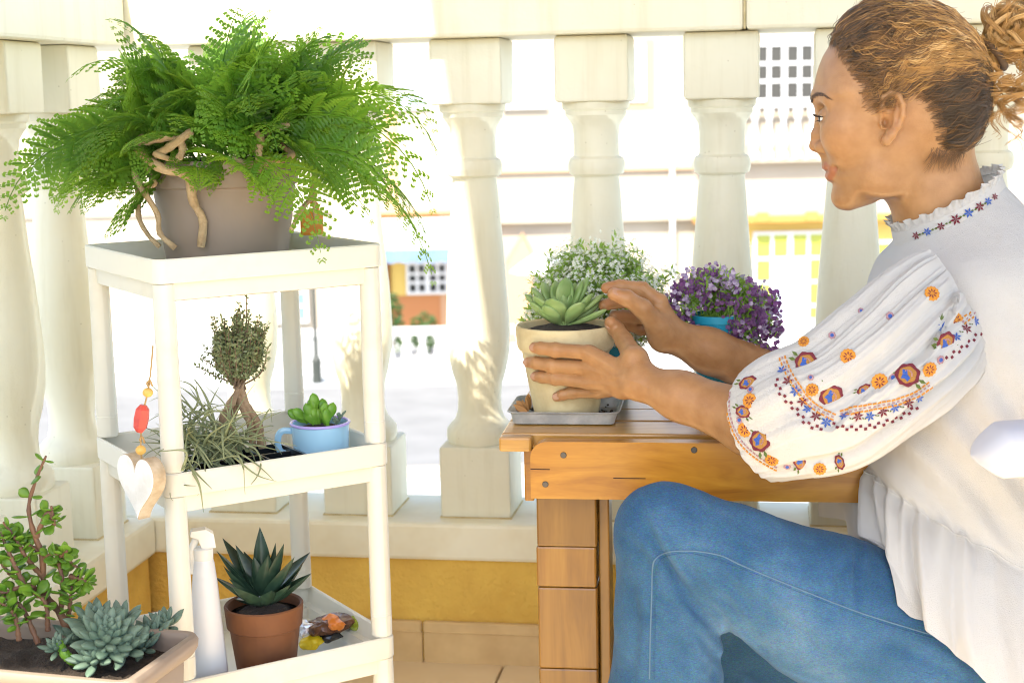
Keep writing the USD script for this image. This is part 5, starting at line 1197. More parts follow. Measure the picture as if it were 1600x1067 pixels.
# surface lookup: distance from the middle of the skull along a direction, by marching the field
def to_surface(P, off):
    for _ in range(3):
        e = 1e-3; d = scalp(P); g = np.stack([(scalp(P + np.eye(3)[i] * e) - d) / e for i in range(3)], 1); g /= np.maximum(np.linalg.norm(g, axis=1, keepdims=True), 1e-6); P = P - g * np.clip(d - off, -.02, .02)[:, None] * .9
    return P
cv = bm_.vertices; cv = cv[(np.abs(cv - HO) < .16).all(1)]; cv = np.vstack([cv, cm_.vertices]); qd = ab(cv); dh = HR(qd[:, 0], qd[:, 1]); cl_ = (cv - HO) @ hl
ok = (dh > -.001) & (cl_ > -.074); pool = np.where(ok)[0]
edge = np.where((dh > -.003) & (dh < .010) & (cl_ > 0) & (np.abs(skull(cv)) < .006))[0]
def locks(pick, NP, wave=1.0, lift_=1.0):
    root = to_surface(cv[pick], .0002); dd = dh[pick]; t = np.linspace(0, 1, NP); d_ = knot - root; Ln = np.linalg.norm(d_, axis=1)
    P = root[:, None] + d_[:, None] * t[None, :, None]; rel = P - ct; rn = np.linalg.norm(rel, axis=2, keepdims=True); P = ct + rel / np.maximum(rn, 1e-6) * np.maximum(rn, .085)
    flat = to_surface(P.reshape(-1, 3), .0012).reshape(P.shape)
    T_ = np.gradient(flat, axis=1); T_ /= np.maximum(np.linalg.norm(T_, axis=2, keepdims=True), 1e-9); N_ = flat - ct; N_ /= np.linalg.norm(N_, axis=2, keepdims=True); S_ = np.cross(T_, N_)
    lk = meshkit.noise(root * V(34, 34, 60), 2); ph = lk * 16 + rng.normal(0, .22, len(root)); amp = wave * (.0022 + .0042 * meshkit.noise(root * 40, 9)) * np.clip(Ln / .08, .25, 1)
    s_ = t[None] * Ln[:, None]; lam = (.020 + .012 * meshkit.noise(root * 30, 5))[:, None]
    wv = np.sin(s_ / lam * 2 * PI + ph[:, None]) + .35 * np.sin(s_ / lam * 1.9 * 2 * PI + 2.1 * ph[:, None])
    env = np.clip(t * 6, 0, 1) * np.clip((1 - t) * 4, 0, 1); ridge = .0035 * np.clip(meshkit.noise(flat.reshape(-1, 3) * V(40, 40, 130), 12).reshape(flat.shape[:2]) - .35, 0, 1)
    li = (.0004 + .0060 * lift_ * rng.random(len(root)) ** 2.4)[:, None] * env[None]
    flat = flat + S_ * (wv * amp[:, None] * env)[..., None] + N_ * (li + (ridge + .0013 * np.cos(s_ / lam * 2 * PI + ph[:, None])) * env)[..., None]
    flat[:, 0] = root
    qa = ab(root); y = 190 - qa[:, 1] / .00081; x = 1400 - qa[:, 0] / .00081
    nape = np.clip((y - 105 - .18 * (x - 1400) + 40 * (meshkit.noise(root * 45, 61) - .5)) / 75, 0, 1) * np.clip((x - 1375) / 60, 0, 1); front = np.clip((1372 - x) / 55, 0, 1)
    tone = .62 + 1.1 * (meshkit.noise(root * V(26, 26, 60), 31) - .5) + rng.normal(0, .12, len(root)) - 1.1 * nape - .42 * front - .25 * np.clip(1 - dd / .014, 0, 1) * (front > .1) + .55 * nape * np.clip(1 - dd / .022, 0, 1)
    return flat, tone
nz_ = .012 * meshkit.noise(cv[pool] * 90, 44); prob = np.clip((dh[pool] - nz_ + .004) / .024, .03, 1); pick = np.concatenate([rng.choice(pool, 11000, p=prob / prob.sum()), rng.choice(edge, 700)])
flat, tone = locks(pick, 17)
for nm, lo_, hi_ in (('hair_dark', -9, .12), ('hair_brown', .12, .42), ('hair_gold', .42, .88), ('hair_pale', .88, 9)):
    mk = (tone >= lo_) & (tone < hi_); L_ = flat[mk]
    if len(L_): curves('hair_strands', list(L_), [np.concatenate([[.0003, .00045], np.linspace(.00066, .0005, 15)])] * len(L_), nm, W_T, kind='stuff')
# knot of curls, loose ringlets and stray hairs
lines, wid, l2, w2 = [], [], [], []
bc = HM(1592, 52, 0.0)
for k in range(95):
    a = unit(rng.normal(size=3)); o = bc + a * .030 * rng.random() ** .4 * V(.95, .85, 1.1); h = unit(rng.normal(size=3) + V(0, .6, 0)); u1, u2, _ = frame(h); R = rng.uniform(.010, .026); turn = rng.uniform(2.6, 6.0); pitch = rng.uniform(.001, .004); ph = rng.uniform(0, 6)
    for q in range(15):
        tt = np.linspace(0, turn, 26) + ph; r_ = R * rng.normal(1, .05); off = rng.normal(0, .0013, 3)
        p = o + off + np.outer(np.cos(tt) * r_, u1) + np.outer(np.sin(tt) * r_, u2) + np.outer((tt - ph) * pitch, h) + np.outer(np.sin(tt * 3 + k), h) * .0015
        rr_ = np.linalg.norm(p - bc, axis=1); p = bc + (p - bc) * np.minimum(1, .064 / np.maximum(rr_, 1e-6))[:, None]
        (lines if k % 3 else l2).append(p); (wid if k % 3 else w2).append(np.linspace(.0009, .0006, 26))
for k in range(420):                                     # strands gathered into the knot
    a = rng.uniform(0, 2 * PI); r = .018 * math.sqrt(rng.random()); o = knot + V(.0, r * math.cos(a), r * math.sin(a)); e = bc + rng.normal(0, .02, 3)
    lines.append(spline([o - (e - o) * .35, o, (o + e) / 2 + rng.normal(0, .004, 3), e], 16)); wid.append(np.full(16, .0008))
def ringlet(x0, y0, x1, y1, d0, n, R, turns, jit):
    for k in range(n):
        a0 = PY(x0 + rng.normal(0, jit * .5), y0 + rng.normal(0, jit * .5), d0); a1 = PY(x1 + rng.normal(0, jit * .5), y1 + rng.normal(0, jit * .8), d0 - .01)
        u1, u2, ax = frame(a1 - a0); tt = np.linspace(0, 1, 40); ph = rng.normal(0, .25) + x0; rr = R * rng.uniform(.8, 1.2) * np.minimum(1, tt * 4)
        p = a0 + np.outer(tt, a1 - a0) + np.outer(rr * np.cos(tt * turns * 2 * PI + ph), u1) + np.outer(rr * np.sin(tt * turns * 2 * PI + ph), u2)
        lines.append(p); wid.append(np.linspace(.0010, .0005, 40))
for a in ((1545, 95, 1512, 128, 1.925, 20, .010, .9, 4), (1552, 100, 1540, 150, 1.92, 18, .012, 1.1, 4), (1575, 120, 1556, 172, 1.93, 20, .012, 1.3, 5), (1590, 130, 1578, 200, 1.94, 18, .013, 1.4, 5), (1560, 115, 1530, 185, 1.92, 12, .010, 1.6, 4), (1600, 140, 1592, 190, 1.95, 18, .014, 1.2, 6), (1560, 110, 1545, 190, 1.93, 16, .006, 2.2, 6), (1580, 120, 1572, 180, 1.94, 22, .008, 1.8, 8), (1545, 105, 1515, 140, 1.92, 12, .005, 1.4, 6), (1570, 120, 1552, 210, 1.93, 7, .006, 2.6, 5), (1590, 140, 1585, 228, 1.95, 6, .009, 1.6, 6), (1595, 100, 1600, 170, 1.95, 26, .010, 1.8, 9), (1560, 140, 1590, 240, 1.94, 3, .010, 1.1, 4), (1530, 130, 1470, 128, 1.905, 9, .004, 1.2, 5), (1550, 150, 1535, 200, 1.925, 10, .006, 1.6, 7), (1610, 60, 1620, 150, 1.97, 30, .012, 2, 10)):
    ringlet(*a)
curves('hair_knot', lines, wid, 'hair_gold', W_T, kind='stuff'); curves('hair_knot', l2, w2, 'hair_pale', W_T, kind='stuff')
lines, wid = [], []
for k in range(700):                                     # baby hairs along the hairline and stray hairs over the crown
    i = edge[rng.integers(len(edge))] if k < 420 else pool[rng.integers(len(pool))]; o = cv[i]; n = unit(o - ct); tg = unit(knot - o); tg = unit(tg - n * (tg @ n))
    L = rng.uniform(.012, .03); c = rng.normal(0, .5, 3)
    p = [o + tg * L * q + n * (.003 * math.sin(q * 3) + .006 * q * (k >= 420)) + c * L * .35 * q * q for q in np.linspace(0, 1, 8)]
    lines.append(np.array(p)); wid.append(np.linspace(.0006, .0003, 8))
for k in range(120):
    p0 = onskin(HM(rng.uniform(1448, 1512), rng.uniform(226, 250), .045), 0); q = p0 + V(rng.normal(-.004, .006), 0, -rng.uniform(.006, .02))
    lines.append(np.array([p0 + V(0, 0, .012), p0 + V(.002, -.002, .004), (p0 + q) / 2 + V(0, -.003, 0), q])); wid.append(np.array([.0006, .0005, .0004, .0002]))
curves('stray_hair', lines, wid, 'hair_brown', W_T, kind='stuff')
obj('hair_tie', place(trimesh.creation.torus(.019, .0045, 32, 10), knot + V(.004, 0, 0), *frame(unit(bc - knot))), 'hair_base', W_T, smooth=True)

# ------------------------------------------------------------------ jeans
nodes = {'g': ('texture_coordinate', {}), 'n': ('noise_texture', {'scale': 7, 'detail': 5, 'roughness': .6}), 'r': ('rgb_ramp', {'ramp': [(.32, (.018, .066, .140)), (.52, (.040, .106, .196)), (.74, (.095, .175, .275))]}),
         'w1': ('noise_texture', {'scale': 900, 'detail': 1}), 'mp': ('mapping', {'scale': (1, 1, 6)}), 'w2': ('noise_texture', {'scale': 260, 'detail': 2}), 'm1': ('mix', {'mix_type': 'overlay', 'fac': .75}), 'm2': ('mix', {'mix_type': 'overlay', 'fac': .6}),
         'b': ('bump', {'strength': .5, 'distance': .0008}), 'p': ('principled_bsdf', {'roughness': .85, 'sheen_weight': .04, 'specular_ior_level': .2})}
M['denim'] = usdkit.material(stage, '/World/Looks/denim', nodes, [('g.object', 'n.vector'), ('n.fac', 'r.fac'), ('g.object', 'mp.vector'), ('mp.vector', 'w2.vector'), ('g.object', 'w1.vector'), ('r.color', 'm1.color1'), ('w2.color', 'm1.color2'), ('m1.color', 'm2.color1'), ('w1.color', 'm2.color2'), ('m2.color', 'p.base_color'), ('w2.fac', 'b.height'), ('b.normal', 'p.normal')], surface='p.BSDF')
mat('denim_thread', (.075, .145, .225), .9); mat('gold_thread', (.50, .28, .07), .7)
kL = J(1040, 833, 1.80); hL = J(1600, 1085, 1.84); aL = J(1040, 1330, 1.845)
kR = J(1085, 955, 2.06); hR = J(1600, 1110, 2.10); aR = J(1110, 1330, 2.08)
def jeans(p):
    d = chain(p, [hL, hL * .45 + kL * .55 + V(0, 0, -.004), kL], [.112, .087, .0610], .03)
    d = smin(d, chain(p, [kL + V(.004, 0, -.004), kL * .5 + aL * .5, aL], [.062, .0665, .065], .02), .010)
    e = chain(p, [hR, hR * .45 + kR * .55, kR], [.115, .092, .064], .03)
    e = smin(e, chain(p, [kR, kR * .5 + aR * .5, aR], [.064, .060, .060], .02), .02)
    d = np.minimum(d, e)
    d = smin(d, rcone(p, hL + V(.05, .05, .0), hR + V(.05, -.05, .0), .112, .112), .04)
    d = smin(d, rcone(p, hL * .5 + hR * .5 + V(.04, 0, 0), hL * .5 + hR * .5 + V(.07, 0, .12), .12, .11), .05)
    # folds behind the knee and along the thigh
    q = p - kL; m = np.linalg.norm(q - V(.06, 0, -.085), axis=1)
    d = d + .0036 * np.sin((q @ unit(V(.75, .1, .62))) / .017 * 2 * PI + 3 * meshkit.noise(p * 22)) * np.exp(-(m / .062) ** 2)
    d = d + .0035 * (meshkit.fbm(p * V(16, 16, 20), 2, 4) - .5)
    return d
jm = surface(jeans, V(.05, 1.62, .02), V(.86, 2.32, .60), .0038)
relax(jm, 2)
jv, jn = np.array(jm.vertices), np.array(jm.vertex_normals); px_ = proj(jv); toward = np.einsum('ij,ij->i', jn, cC - jv) > 0; near_ = toward & (jv[:, 1] < 1.95)
def crease(pts, amp, w, asym=.6):
    c_ = spline(np.array(pts, float), 80); dd_, ii_ = cKDTree(c_).query(px_); tg_ = np.gradient(c_, axis=0)[ii_]; sgn_ = np.sign((px_ - c_[ii_])[:, 0] * tg_[:, 1] - (px_ - c_[ii_])[:, 1] * tg_[:, 0]); u_ = ii_ / 79.
    fade = np.sin(PI * np.clip(u_, .02, .98)) ** .5; x_ = dd_ * sgn_ / w
    jv[near_] += jn[near_] * (amp * fade * (-np.exp(-x_ ** 2) + asym * np.exp(-(x_ - 1.9) ** 2)))[near_, None]
for pts, amp, w in (([(1000, 800), (1022, 845), (1052, 893), (1090, 935), (1135, 968)], .0050, 8), ([(1035, 868), (1068, 925), (1105, 965), (1136, 985)], .0042, 7), ([(1060, 868), (1085, 905), (1112, 930), (1150, 950)], .0030, 8), ([(1342, 846), (1340, 890), (1344, 952)], .0036, 6), ([(1322, 866), (1312, 900), (1318, 950)], .0022, 7),
                    ([(1408, 884), (1450, 940), (1490, 975)], .0035, 9), ([(1120, 790), (1180, 830), (1260, 850)], .0018, 14), ([(1090, 890), (1150, 925), (1230, 975), (1290, 1030)], .0020, 12), ([(985, 905), (992, 980), (984, 1060)], .0026, 9), ([(1060, 960), (1075, 1010), (1070, 1066)], .0022, 8), ([(1110, 985), (1118, 1030), (1112, 1066)], .0026, 7), ([(1380, 1000), (1450, 1030), (1510, 1066)], .0024, 11), ([(980, 840), (1010, 880), (1030, 930)], .0016, 8)):
    crease(pts, amp * 1.5, w)
jv += jn * (.0034 * (meshkit.fbm(jv * V(34, 34, 34), 3, 7) - .5))[:, None]
jm.vertices = jv
obj('jeans', jm, 'denim', W_T, smooth=True)
jt = trimesh.Trimesh(jm.vertices, jm.faces, process=False)
def cast(mesh, pts):
    """points where survey rays meet a surface, with its normals"""
    D = np.array([ray(*q) for q in pts]); D /= np.linalg.norm(D, axis=1, keepdims=True); O = np.repeat(cC[None], len(D), 0)
    loc, ir, it = mesh.ray.intersects_location(O, D, multiple_hits=False); out = {int(r): (l, mesh.face_normals[i]) for l, r, i in zip(loc, ir, it)}
    return [out.get(k) for k in range(len(D))]
def seam(mesh, pts, n, r, name, m, par, off=.0002, flat=1.0):
    h = [x for x in cast(mesh, spline(np.array(pts, float), n)) if x]; 
    if len(h) < 4: return
    P = np.array([x[0] + x[1] * off * np.sign(-(x[1] @ (x[0] - cC))) for x in h]); obj(name, tube(P, r, 6, flat=flat), m, par, smooth=True)
seam(jt, [(1534, 1013), (1480, 998), (1425, 982), (1337, 954), (1250, 920), (1162, 884), (1128, 868), (1092, 861), (1060, 860), (1040, 863), (1026, 871), (1020, 886), (1018, 940), (1016, 1000), (1015, 1060)], 120, .0010, 'side_seam', 'denim_thread', W_T)
seam(jt, [(1534, 1018), (1425, 988), (1337, 960), (1250, 926), (1162, 890), (1092, 867), (1045, 868), (1027, 886), (1024, 940), (1022, 1060)], 110, .0006, 'side_stitching', 'denim', W_T, .0004)
seam(jt, [(1548, 1028), (1553, 1045), (1563, 1066)], 14, .0012, 'pocket_edge', 'denim_thread', W_T)
seam(jt, [(1526, 1020), (1548, 1023)], 8, .0012, 'bar_tack', 'gold_thread', W_T, .0012)

# ------------------------------------------------------------------ blouse
nodes = {'g': ('texture_coordinate', {}), 'n': ('noise_texture', {'scale': 900, 'detail': 2}), 'n2': ('noise_texture', {'scale': 45, 'detail': 4}), 'mp': ('mapping', {'scale': (1, 1, .25)}), 'mxh': ('math', {'math_type': 'multiply_add', 'value2': 3.0}), 'b': ('bump', {'strength': .5, 'distance': .0032}),
         'p': ('principled_bsdf', {'base_color': (.61, .60, .575), 'roughness': .85, 'sheen_weight': .15, 'specular_ior_level': .2}), 't': ('translucent_bsdf', {'color': (.56, .54, .49)}), 'm': ('mix_closure', {'fac': .22})}
M['cotton'] = usdkit.material(stage, '/World/Looks/cotton', nodes, [('g.object', 'mp.vector'), ('mp.vector', 'n2.vector'), ('g.object', 'n.vector'), ('n2.fac', 'mxh.value1'), ('n.fac', 'mxh.value3'), ('mxh.value', 'b.height'), ('b.normal', 'p.normal'), ('b.normal', 't.normal'), ('p.BSDF', 'm.closure1'), ('t.BSDF', 'm.closure2')], surface='m.closure')
for n_, c_ in (('thread_maroon', (.16, .012, .028)), ('thread_orange', (.62, .25, .02)), ('thread_blue', (.03, .10, .42)), ('thread_green', (.10, .15, .025)), ('thread_rose', (.42, .24, .26)), ('thread_ochre', (.42, .20, .035))):
    mat(n_, c_, .75, tuple(x * .7 for x in c_), 900, bump=.8, bscale=1500, bdist=.001)
# torso: rings from the collar to the gathered hem; each ring is set by its front and back in the side view and its half breadth
rings = [(331, 1402, 1562, .0745, 45), (345, 1399, 1580, .090, 40), (365, 1393, 1605, .114, 30), (390, 1385, 1630, .142, 15), (420, 1376, 1652, .160, 4), (470, 1360, 1680, .170, -2), (540, 1345, 1700, .174, -15), (620, 1334, 1708, .180, -38), (710, 1328, 1704, .192, -68), (805, 1326, 1700, .208, -94), (860, 1320, 1708, .236, -118), (920, 1318, 1718, .262, -146), (980, 1320, 1730, .280, -174), (1035, 1325, 1746, .290, -200)]
rk = np.array(rings, float); NT, NZ = 240, 120
sv = np.linspace(0, len(rings) - 1, NZ); rr = np.stack([np.interp(sv, np.arange(len(rings)), np.convolve(np.pad(rk[:, i], 1, 'edge'), [.15, .7, .15], 'valid')) for i in range(5)], 1)
rr = np.stack([spline(np.column_stack([np.arange(len(rings)), rk[:, i]]), NZ)[:, 1] for i in range(5)], 1)
th_ = np.linspace(0, 2 * PI, NT, endpoint=False)      # 0 = front, pi/2 = her left (towards the camera)
cs, sn = np.cos(th_), np.sin(th_)
TB = np.zeros((NZ, NT, 3)); seam_k = int(NZ * 9.0 / (len(rings) - 1))
CY = 1.985
rngb = np.random.default_rng(6)
for k in range(NZ):
    y, xf, xb, hb, tilt = rr[k]; cx, hx_ = (xf + xb) / 2, (xb - xf) / 2
    e = 2 / np.interp(k / (NZ - 1), [.5, .72, 1], [2.3, 3.0, 4.6]); ce = np.sign(cs) * np.abs(cs) ** e
    px = cx - hx_ * ce; yy = y + tilt * ce       # positive tilt: front lower on the neck; negative: back lower at the hem
    dep = CY - hb * np.sign(sn) * np.abs(sn) ** e
    for j in range(NT):
        c = PY(px[j], yy[j], CY); TB[k, j] = V(c[0], dep[j], c[2])
nrm = np.cross(np.gradient(TB, axis=1), np.gradient(TB, axis=0)); nrm /= np.maximum(np.linalg.norm(nrm, axis=2, keepdims=True), 1e-9)
out = TB - np.array([PY((r[1] + r[2]) / 2, r[0], CY) for r in rr])[:, None]
nrm *= np.sign((nrm * out).sum(2, keepdims=True))
kk = np.arange(NZ)[:, None]; below = np.clip((kk - seam_k) / (NZ - seam_k), 0, 1)
g1 = np.sin(th_ * 34 + 3 * meshkit.noise(np.stack([th_ * 5, 0 * th_, 0 * th_], 1)))[None] ; g2 = np.sin(th_ * 15 + 2.2 + 4 * meshkit.noise(np.stack([th_ * 3, 0 * th_, 0 * th_ + 5], 1)))[None]
gat = np.where(kk >= seam_k, np.exp(-below * 2.2) * .0055 * g1 + below ** .8 * .0150 * g2 + below * .003 * g1, 0) - .004 * np.exp(-((kk - seam_k) / 1.5) ** 2)
wr = .016 * (meshkit.fbm(TB.reshape(-1, 3) * V(10, 10, 6), 4, 2).reshape(NZ, NT) - .5) * np.clip((kk - 25) / 20, 0, 1)
dg_ = .0042 * np.sin((TB[..., 0] * .8 + TB[..., 2] * .5) / .045 * 2 * PI + 5 * meshkit.noise(TB.reshape(-1, 3) * 7, 8).reshape(NZ, NT)) * np.clip((kk - 40) / 25, 0, 1) * (kk < seam_k)
TB = TB + nrm * (gat + wr + dg_)[..., None]
for _ in range(3):                                       # the cloth lies on the thighs, not in them
    Q = TB[seam_k - 25:].reshape(-1, 3); e_ = 1e-3; dq = jeans(Q); gq = np.stack([(jeans(Q + np.eye(3)[i] * e_) - dq) / e_ for i in range(3)], 1); gq[:, 1] -= .35; gq[:, 2] += .25; gq /= np.maximum(np.linalg.norm(gq, axis=1, keepdims=True), 1e-6)
    TB[seam_k - 25:] = (Q + gq * np.clip(.009 - dq, 0, .05)[:, None]).reshape(-1, NT, 3)
hem = (meshkit.noise(np.stack([th_ * 4, 0 * th_, 0 * th_], 1)) - .5) * .022
TB[..., 2] += below ** 2 * hem[None]
tb = grid(TB, close_v=True)
blouse = obj('blouse', tb, 'cotton', W_T, smooth=True)
# sleeves: puffed tubes from the gathered armhole to the cuff
def sleeve(axis, radii, mirror=False, seed=0):
    """axis = joints; radii = (across, in depth) at each"""
    NA, NB = 130, 260
    ax = spline(axis, NA); ra = spline(np.array([[i, *r] for i, r in enumerate(radii)], float), NA)[:, 1:]
    T1 = np.gradient(ax, axis=0); T1 /= np.linalg.norm(T1, axis=1, keepdims=True)
    dpt = V(0, -1, 0); U1 = np.cross(T1, dpt); U1 /= np.linalg.norm(U1, axis=1, keepdims=True); D1 = np.cross(U1, T1); D1 *= np.sign(D1 @ dpt)[:, None]
    a = np.linspace(0, 2 * PI, NB, endpoint=False); u = np.linspace(0, 1, NA)[:, None]
    S = ax[:, None] + U1[:, None] * (np.cos(a)[None, :, None] * ra[:, None, :1]) + D1[:, None] * (np.sin(a)[None, :, None] * ra[:, None, 1:2])
    N = S - ax[:, None]; N /= np.linalg.norm(N, axis=2, keepdims=True)
    na = meshkit.noise(np.stack([a * 3, 0 * a + seed, 0 * a], 1))
    gath = np.sin(a * 42 + 5 * na)[None] * .0026 * np.exp(-u * 3.0) * np.clip(u * 14, .3, 1) + np.sin(a * 13 + 6 * na)[None] * .0045 * np.exp(-((u - .22) / .22) ** 2) + np.sin(a * 7 + 1.0 + 4 * na)[None] * .0050 * np.exp(-((u - .5) / .25) ** 2)
    cuff = np.sin(a * 22 + 4 * na)[None] * .0014 * np.exp(-((1 - u) / .10) ** 2)
    fold = .012 * (meshkit.fbm(S.reshape(-1, 3) * V(11, 11, 11), 3, 6 + seed).reshape(NA, NB) - .5) * np.clip(u * 5, 0, 1)
    x, z = S[..., 0], S[..., 2]
    return S + N * (gath + cuff + fold + (np.sin(a * 64 + 7 * na)[None] * .0011 * np.exp(-((u - .25) / .3) ** 2)))[..., None], N, U1, D1
SA = [PY(1500, 478, 1.835), PY(1454, 514, 1.812), PY(1386, 572, 1.792), PY(1306, 630, 1.788), PY(1240, 652, 1.800), PY(1202, 668, 1.815), PY(1190, 672, 1.822)]
SR = [(.078, .016), (.084, .044), (.082, .060), (.081, .066), (.077, .066), (.070, .058), (.064, .053)]
S, N, U1, D1 = sleeve(SA, SR)
# the deep diagonal fold where the cloth hangs over the elbow
fp = np.array([PY(x, y, 1.74) for x, y in spline([(1296, 665), (1340, 620), (1400, 585), (1460, 545), (1520, 470)], 60)])
dist, ii = cKDTree(fp[:, [0, 2]]).query(S[..., [0, 2]].reshape(-1, 2)); dist = dist.reshape(S.shape[:2])
sgn = np.sign((S[..., 2] - fp[ii.reshape(S.shape[:2]), 2]))
S = S + N * ((.0040 * np.exp(-(dist / .014) ** 2) * (sgn < 0) - .0040 * np.exp(-(dist / .014) ** 2) * (sgn >= 0)) * (N[..., 1] < -.2))[..., None]
inner = S[-1:] - N[-1:] * .004 ; inner2 = S[-8:-7] - N[-8:-7] * .012
Sfull = np.concatenate([S, inner, inner2], 0)
slm = grid(Sfull, close_v=True)
slv = obj('sleeve', slm, 'cotton', W_T, smooth=True)
SAr = [PY(1480, 470, 2.13), PY(1440, 520, 2.15), PY(1370, 580, 2.18), PY(1310, 605, 2.205), PY(1255, 600, 2.205), PY(1240, 596, 2.205)]
S2, N2, _, _ = sleeve(SAr, [(.085, .05), (.095, .06), (.085, .062), (.072, .06), (.058, .052), (.054, .05)], seed=3)
obj('sleeve', grid(S2, close_v=True), 'cotton', W_T, smooth=True)
# collar band with a ruffle
def ringpt(a, k, grow, dz=0):
    y, xf, xb, hb, tilt = rr[0]; cx, hx_ = (xf + xb) / 2, (xb - xf) / 2
    c = PY(cx - (hx_ + grow * 1236) * math.cos(a), y + tilt * math.cos(a), CY); return V(c[0], CY - (hb + grow) * math.sin(a), c[2] + dz)
aa = np.linspace(0, 2 * PI, 160, endpoint=False)
upn = unit(V(-.28, 0, 1))
C0 = np.array([ringpt(a, 0, .004) - upn * .006 for a in aa]); C1 = np.array([ringpt(a, 0, .0025) + upn * .012 for a in aa])
C2 = np.array([ringpt(a, 0, .002) + upn * (.0165 + .0022 * math.sin(a * 40)) for a in aa]); C3 = np.array([ringpt(a, 0, .005 + .0045 * math.sin(a * 47 + 2 * math.sin(5 * a))) + upn * (.0235 + .002 * math.sin(a * 23)) for a in aa])
C1b = np.array([ringpt(a, 0, -.001) + upn * .012 for a in aa])
obj('collar', grid(np.stack([C0, C1]), close_v=True), 'cotton', W_T, smooth=True)
obj('collar_ruffle', grid(np.stack([C1b, C1, C2, C3]), close_v=True), 'cotton', W_T, smooth=True)
obj('peplum_seam', tube(TB[seam_k][list(range(NT)) + [0]], .0012, 6, caps=False), 'cotton', W_T, smooth=True)

# ---- embroidery: small stitched shapes laid on the cloth
def disc(r, n=20, wob=0, k=8, h=.0007):
    a = np.linspace(0, 2 * PI, n, endpoint=False); q = r * (1 + wob * np.cos(k * a)); v = np.vstack([np.column_stack([q * np.cos(a), q * np.sin(a), 0 * a]), np.column_stack([q * .9 * np.cos(a), q * .9 * np.sin(a), 0 * a + h]), [[0, 0, h * 1.1]]])
    f = []
    for i in range(n):
        j = (i + 1) % n; f += [[i, j, n + j], [i, n + j, n + i], [n + i, n + j, 2 * n]]
    return trimesh.Trimesh(v, f, process=False)
def petal(L, w, ang, r0=0, h=.0007):
    c, s = math.cos(ang), math.sin(ang); v = np.array([[r0, 0, h * .6], [r0 + L * .5, w, 0], [r0 + L, 0, 0], [r0 + L * .5, -w, 0], [r0 + L * .5, 0, h]]); R = np.array([[c, s, 0], [-s, c, 0], [0, 0, 1]])
    return trimesh.Trimesh(v @ R, [[0, 4, 1], [1, 4, 2], [2, 4, 3], [3, 4, 0]], process=False)
def lay(mesh_, hit, ang, stretch=1.0, m=None, par=None, name='stitch', lift=0.0):
    p, n = hit; n = n * np.sign(-(n @ (p - cC))); n = unit(n + .55 * unit(cC - p)) if n[1] < -.15 else n; X = unit(np.cross(V(0, 0, 1), n)) ; Y = np.cross(n, X); c, s = math.cos(ang), math.sin(ang)
    X2, Y2 = X * c + Y * s, -X * s + Y * c
    return place(mesh_, p + n * (.0009 + lift), X2, Y2 * stretch, n)
slt = trimesh.Trimesh(slm.vertices, slm.faces, process=False)
def flower(hit, r, ang, par, st=1.0):
    e = obj('embroidered_flower', lay(disc(r, 28, .07, 7), hit, ang, st), 'thread_maroon', par)
    obj('flower_middle', lay(disc(r * .74, 24, .05, 6), hit, ang, st, lift=.0005), 'thread_ochre', par)
    obj('flower_heart', lay(cat([petal(r * .62, r * .25, ang0, .0, .0006) for ang0 in (2.0, 3.4, 4.4)]), hit, ang, st, lift=.0012), 'thread_blue', par)
    obj('flower_dots', lay(cat([place(disc(r * .07, 6), V(r * .36 * math.cos(q), r * .36 * math.sin(q), 0), V(1, 0, 0), V(0, 1, 0), V(0, 0, 1)) for q in np.linspace(-.6, 1.7, 6)]), hit, ang, st, lift=.0013), 'thread_rose', par)
    obj('flower_leaves', lay(cat([petal(r * .75, r * .17, q, r * .92) for q in (-1.15, -.75, 2.3, 2.7)]), hit, ang, st), 'thread_green', par)
def rosetteo(hit, r, par, st=1.0, ang=0):
    obj('embroidered_rosette', lay(disc(r, 24, .06, 12), hit, ang, st), 'thread_orange', par)
    obj('rosette_spokes', lay(cat([petal(r * .62, r * .13, k * PI / 4, r * .16) for k in range(8)]), hit, ang, st, lift=.0006), 'thread_maroon', par)
def dot(hit, r, par):
    obj('embroidered_dot', lay(disc(r, 14, .08, 7), hit, 0), 'thread_rose', par); obj('dot_middle', lay(disc(r * .5, 10), hit, 0, lift=.0006), 'thread_blue', par)
def star(hit, r, m, par, ang=0, st=1.0):
    obj('embroidered_star', lay(cat([petal(r, r * .2, k * PI / 3 + .3) for k in range(6)]), hit, ang, st), m, par)
PXS = 1.78 / 2435
def each(mesh, pts, fn):
    for h, q in zip(cast(mesh, [(q[0], q[1]) for q in pts]), pts):
        if h is not None: fn(h, *q[2:])
each(slt, [(1260, 567, 18, .2, 1), (1299, 619, 19, -.2, 1), (1418, 586, 19, .3, 1), (1477, 535, 18, .5, 1), (1188, 688, 18, -.3, 1), (1250, 722, 18, -1.2, .55), (1312, 722, 12, -1.2, .6), (1169, 598, 16, .5, .65), (1162, 643, 14, 0, .7), (1349, 608, 12, .6, .6)], lambda h, r, a, st: flower(h, r * PXS, a, slv, st))
each(slt, [(1456, 459, 12), (1325, 557, 12), (1374, 596, 13), (1452, 577, 12), (1493, 500, 13), (1172, 626, 12), (1164, 671, 12), (1269, 609, 10), (1256, 534, 9), (1206, 718, 11), (1281, 732, 10)], lambda h, r: rosetteo(h, r * PXS, slv))
each(slt, [(1390, 494, 7), (1300, 524, 6), (1345, 486, 5), (1394, 589, 7), (1469, 562, 7), (1156, 656, 6), (1173, 609, 6), (1267, 590, 5), (1230, 728, 6)], lambda h, r: dot(h, r * PXS, slv))
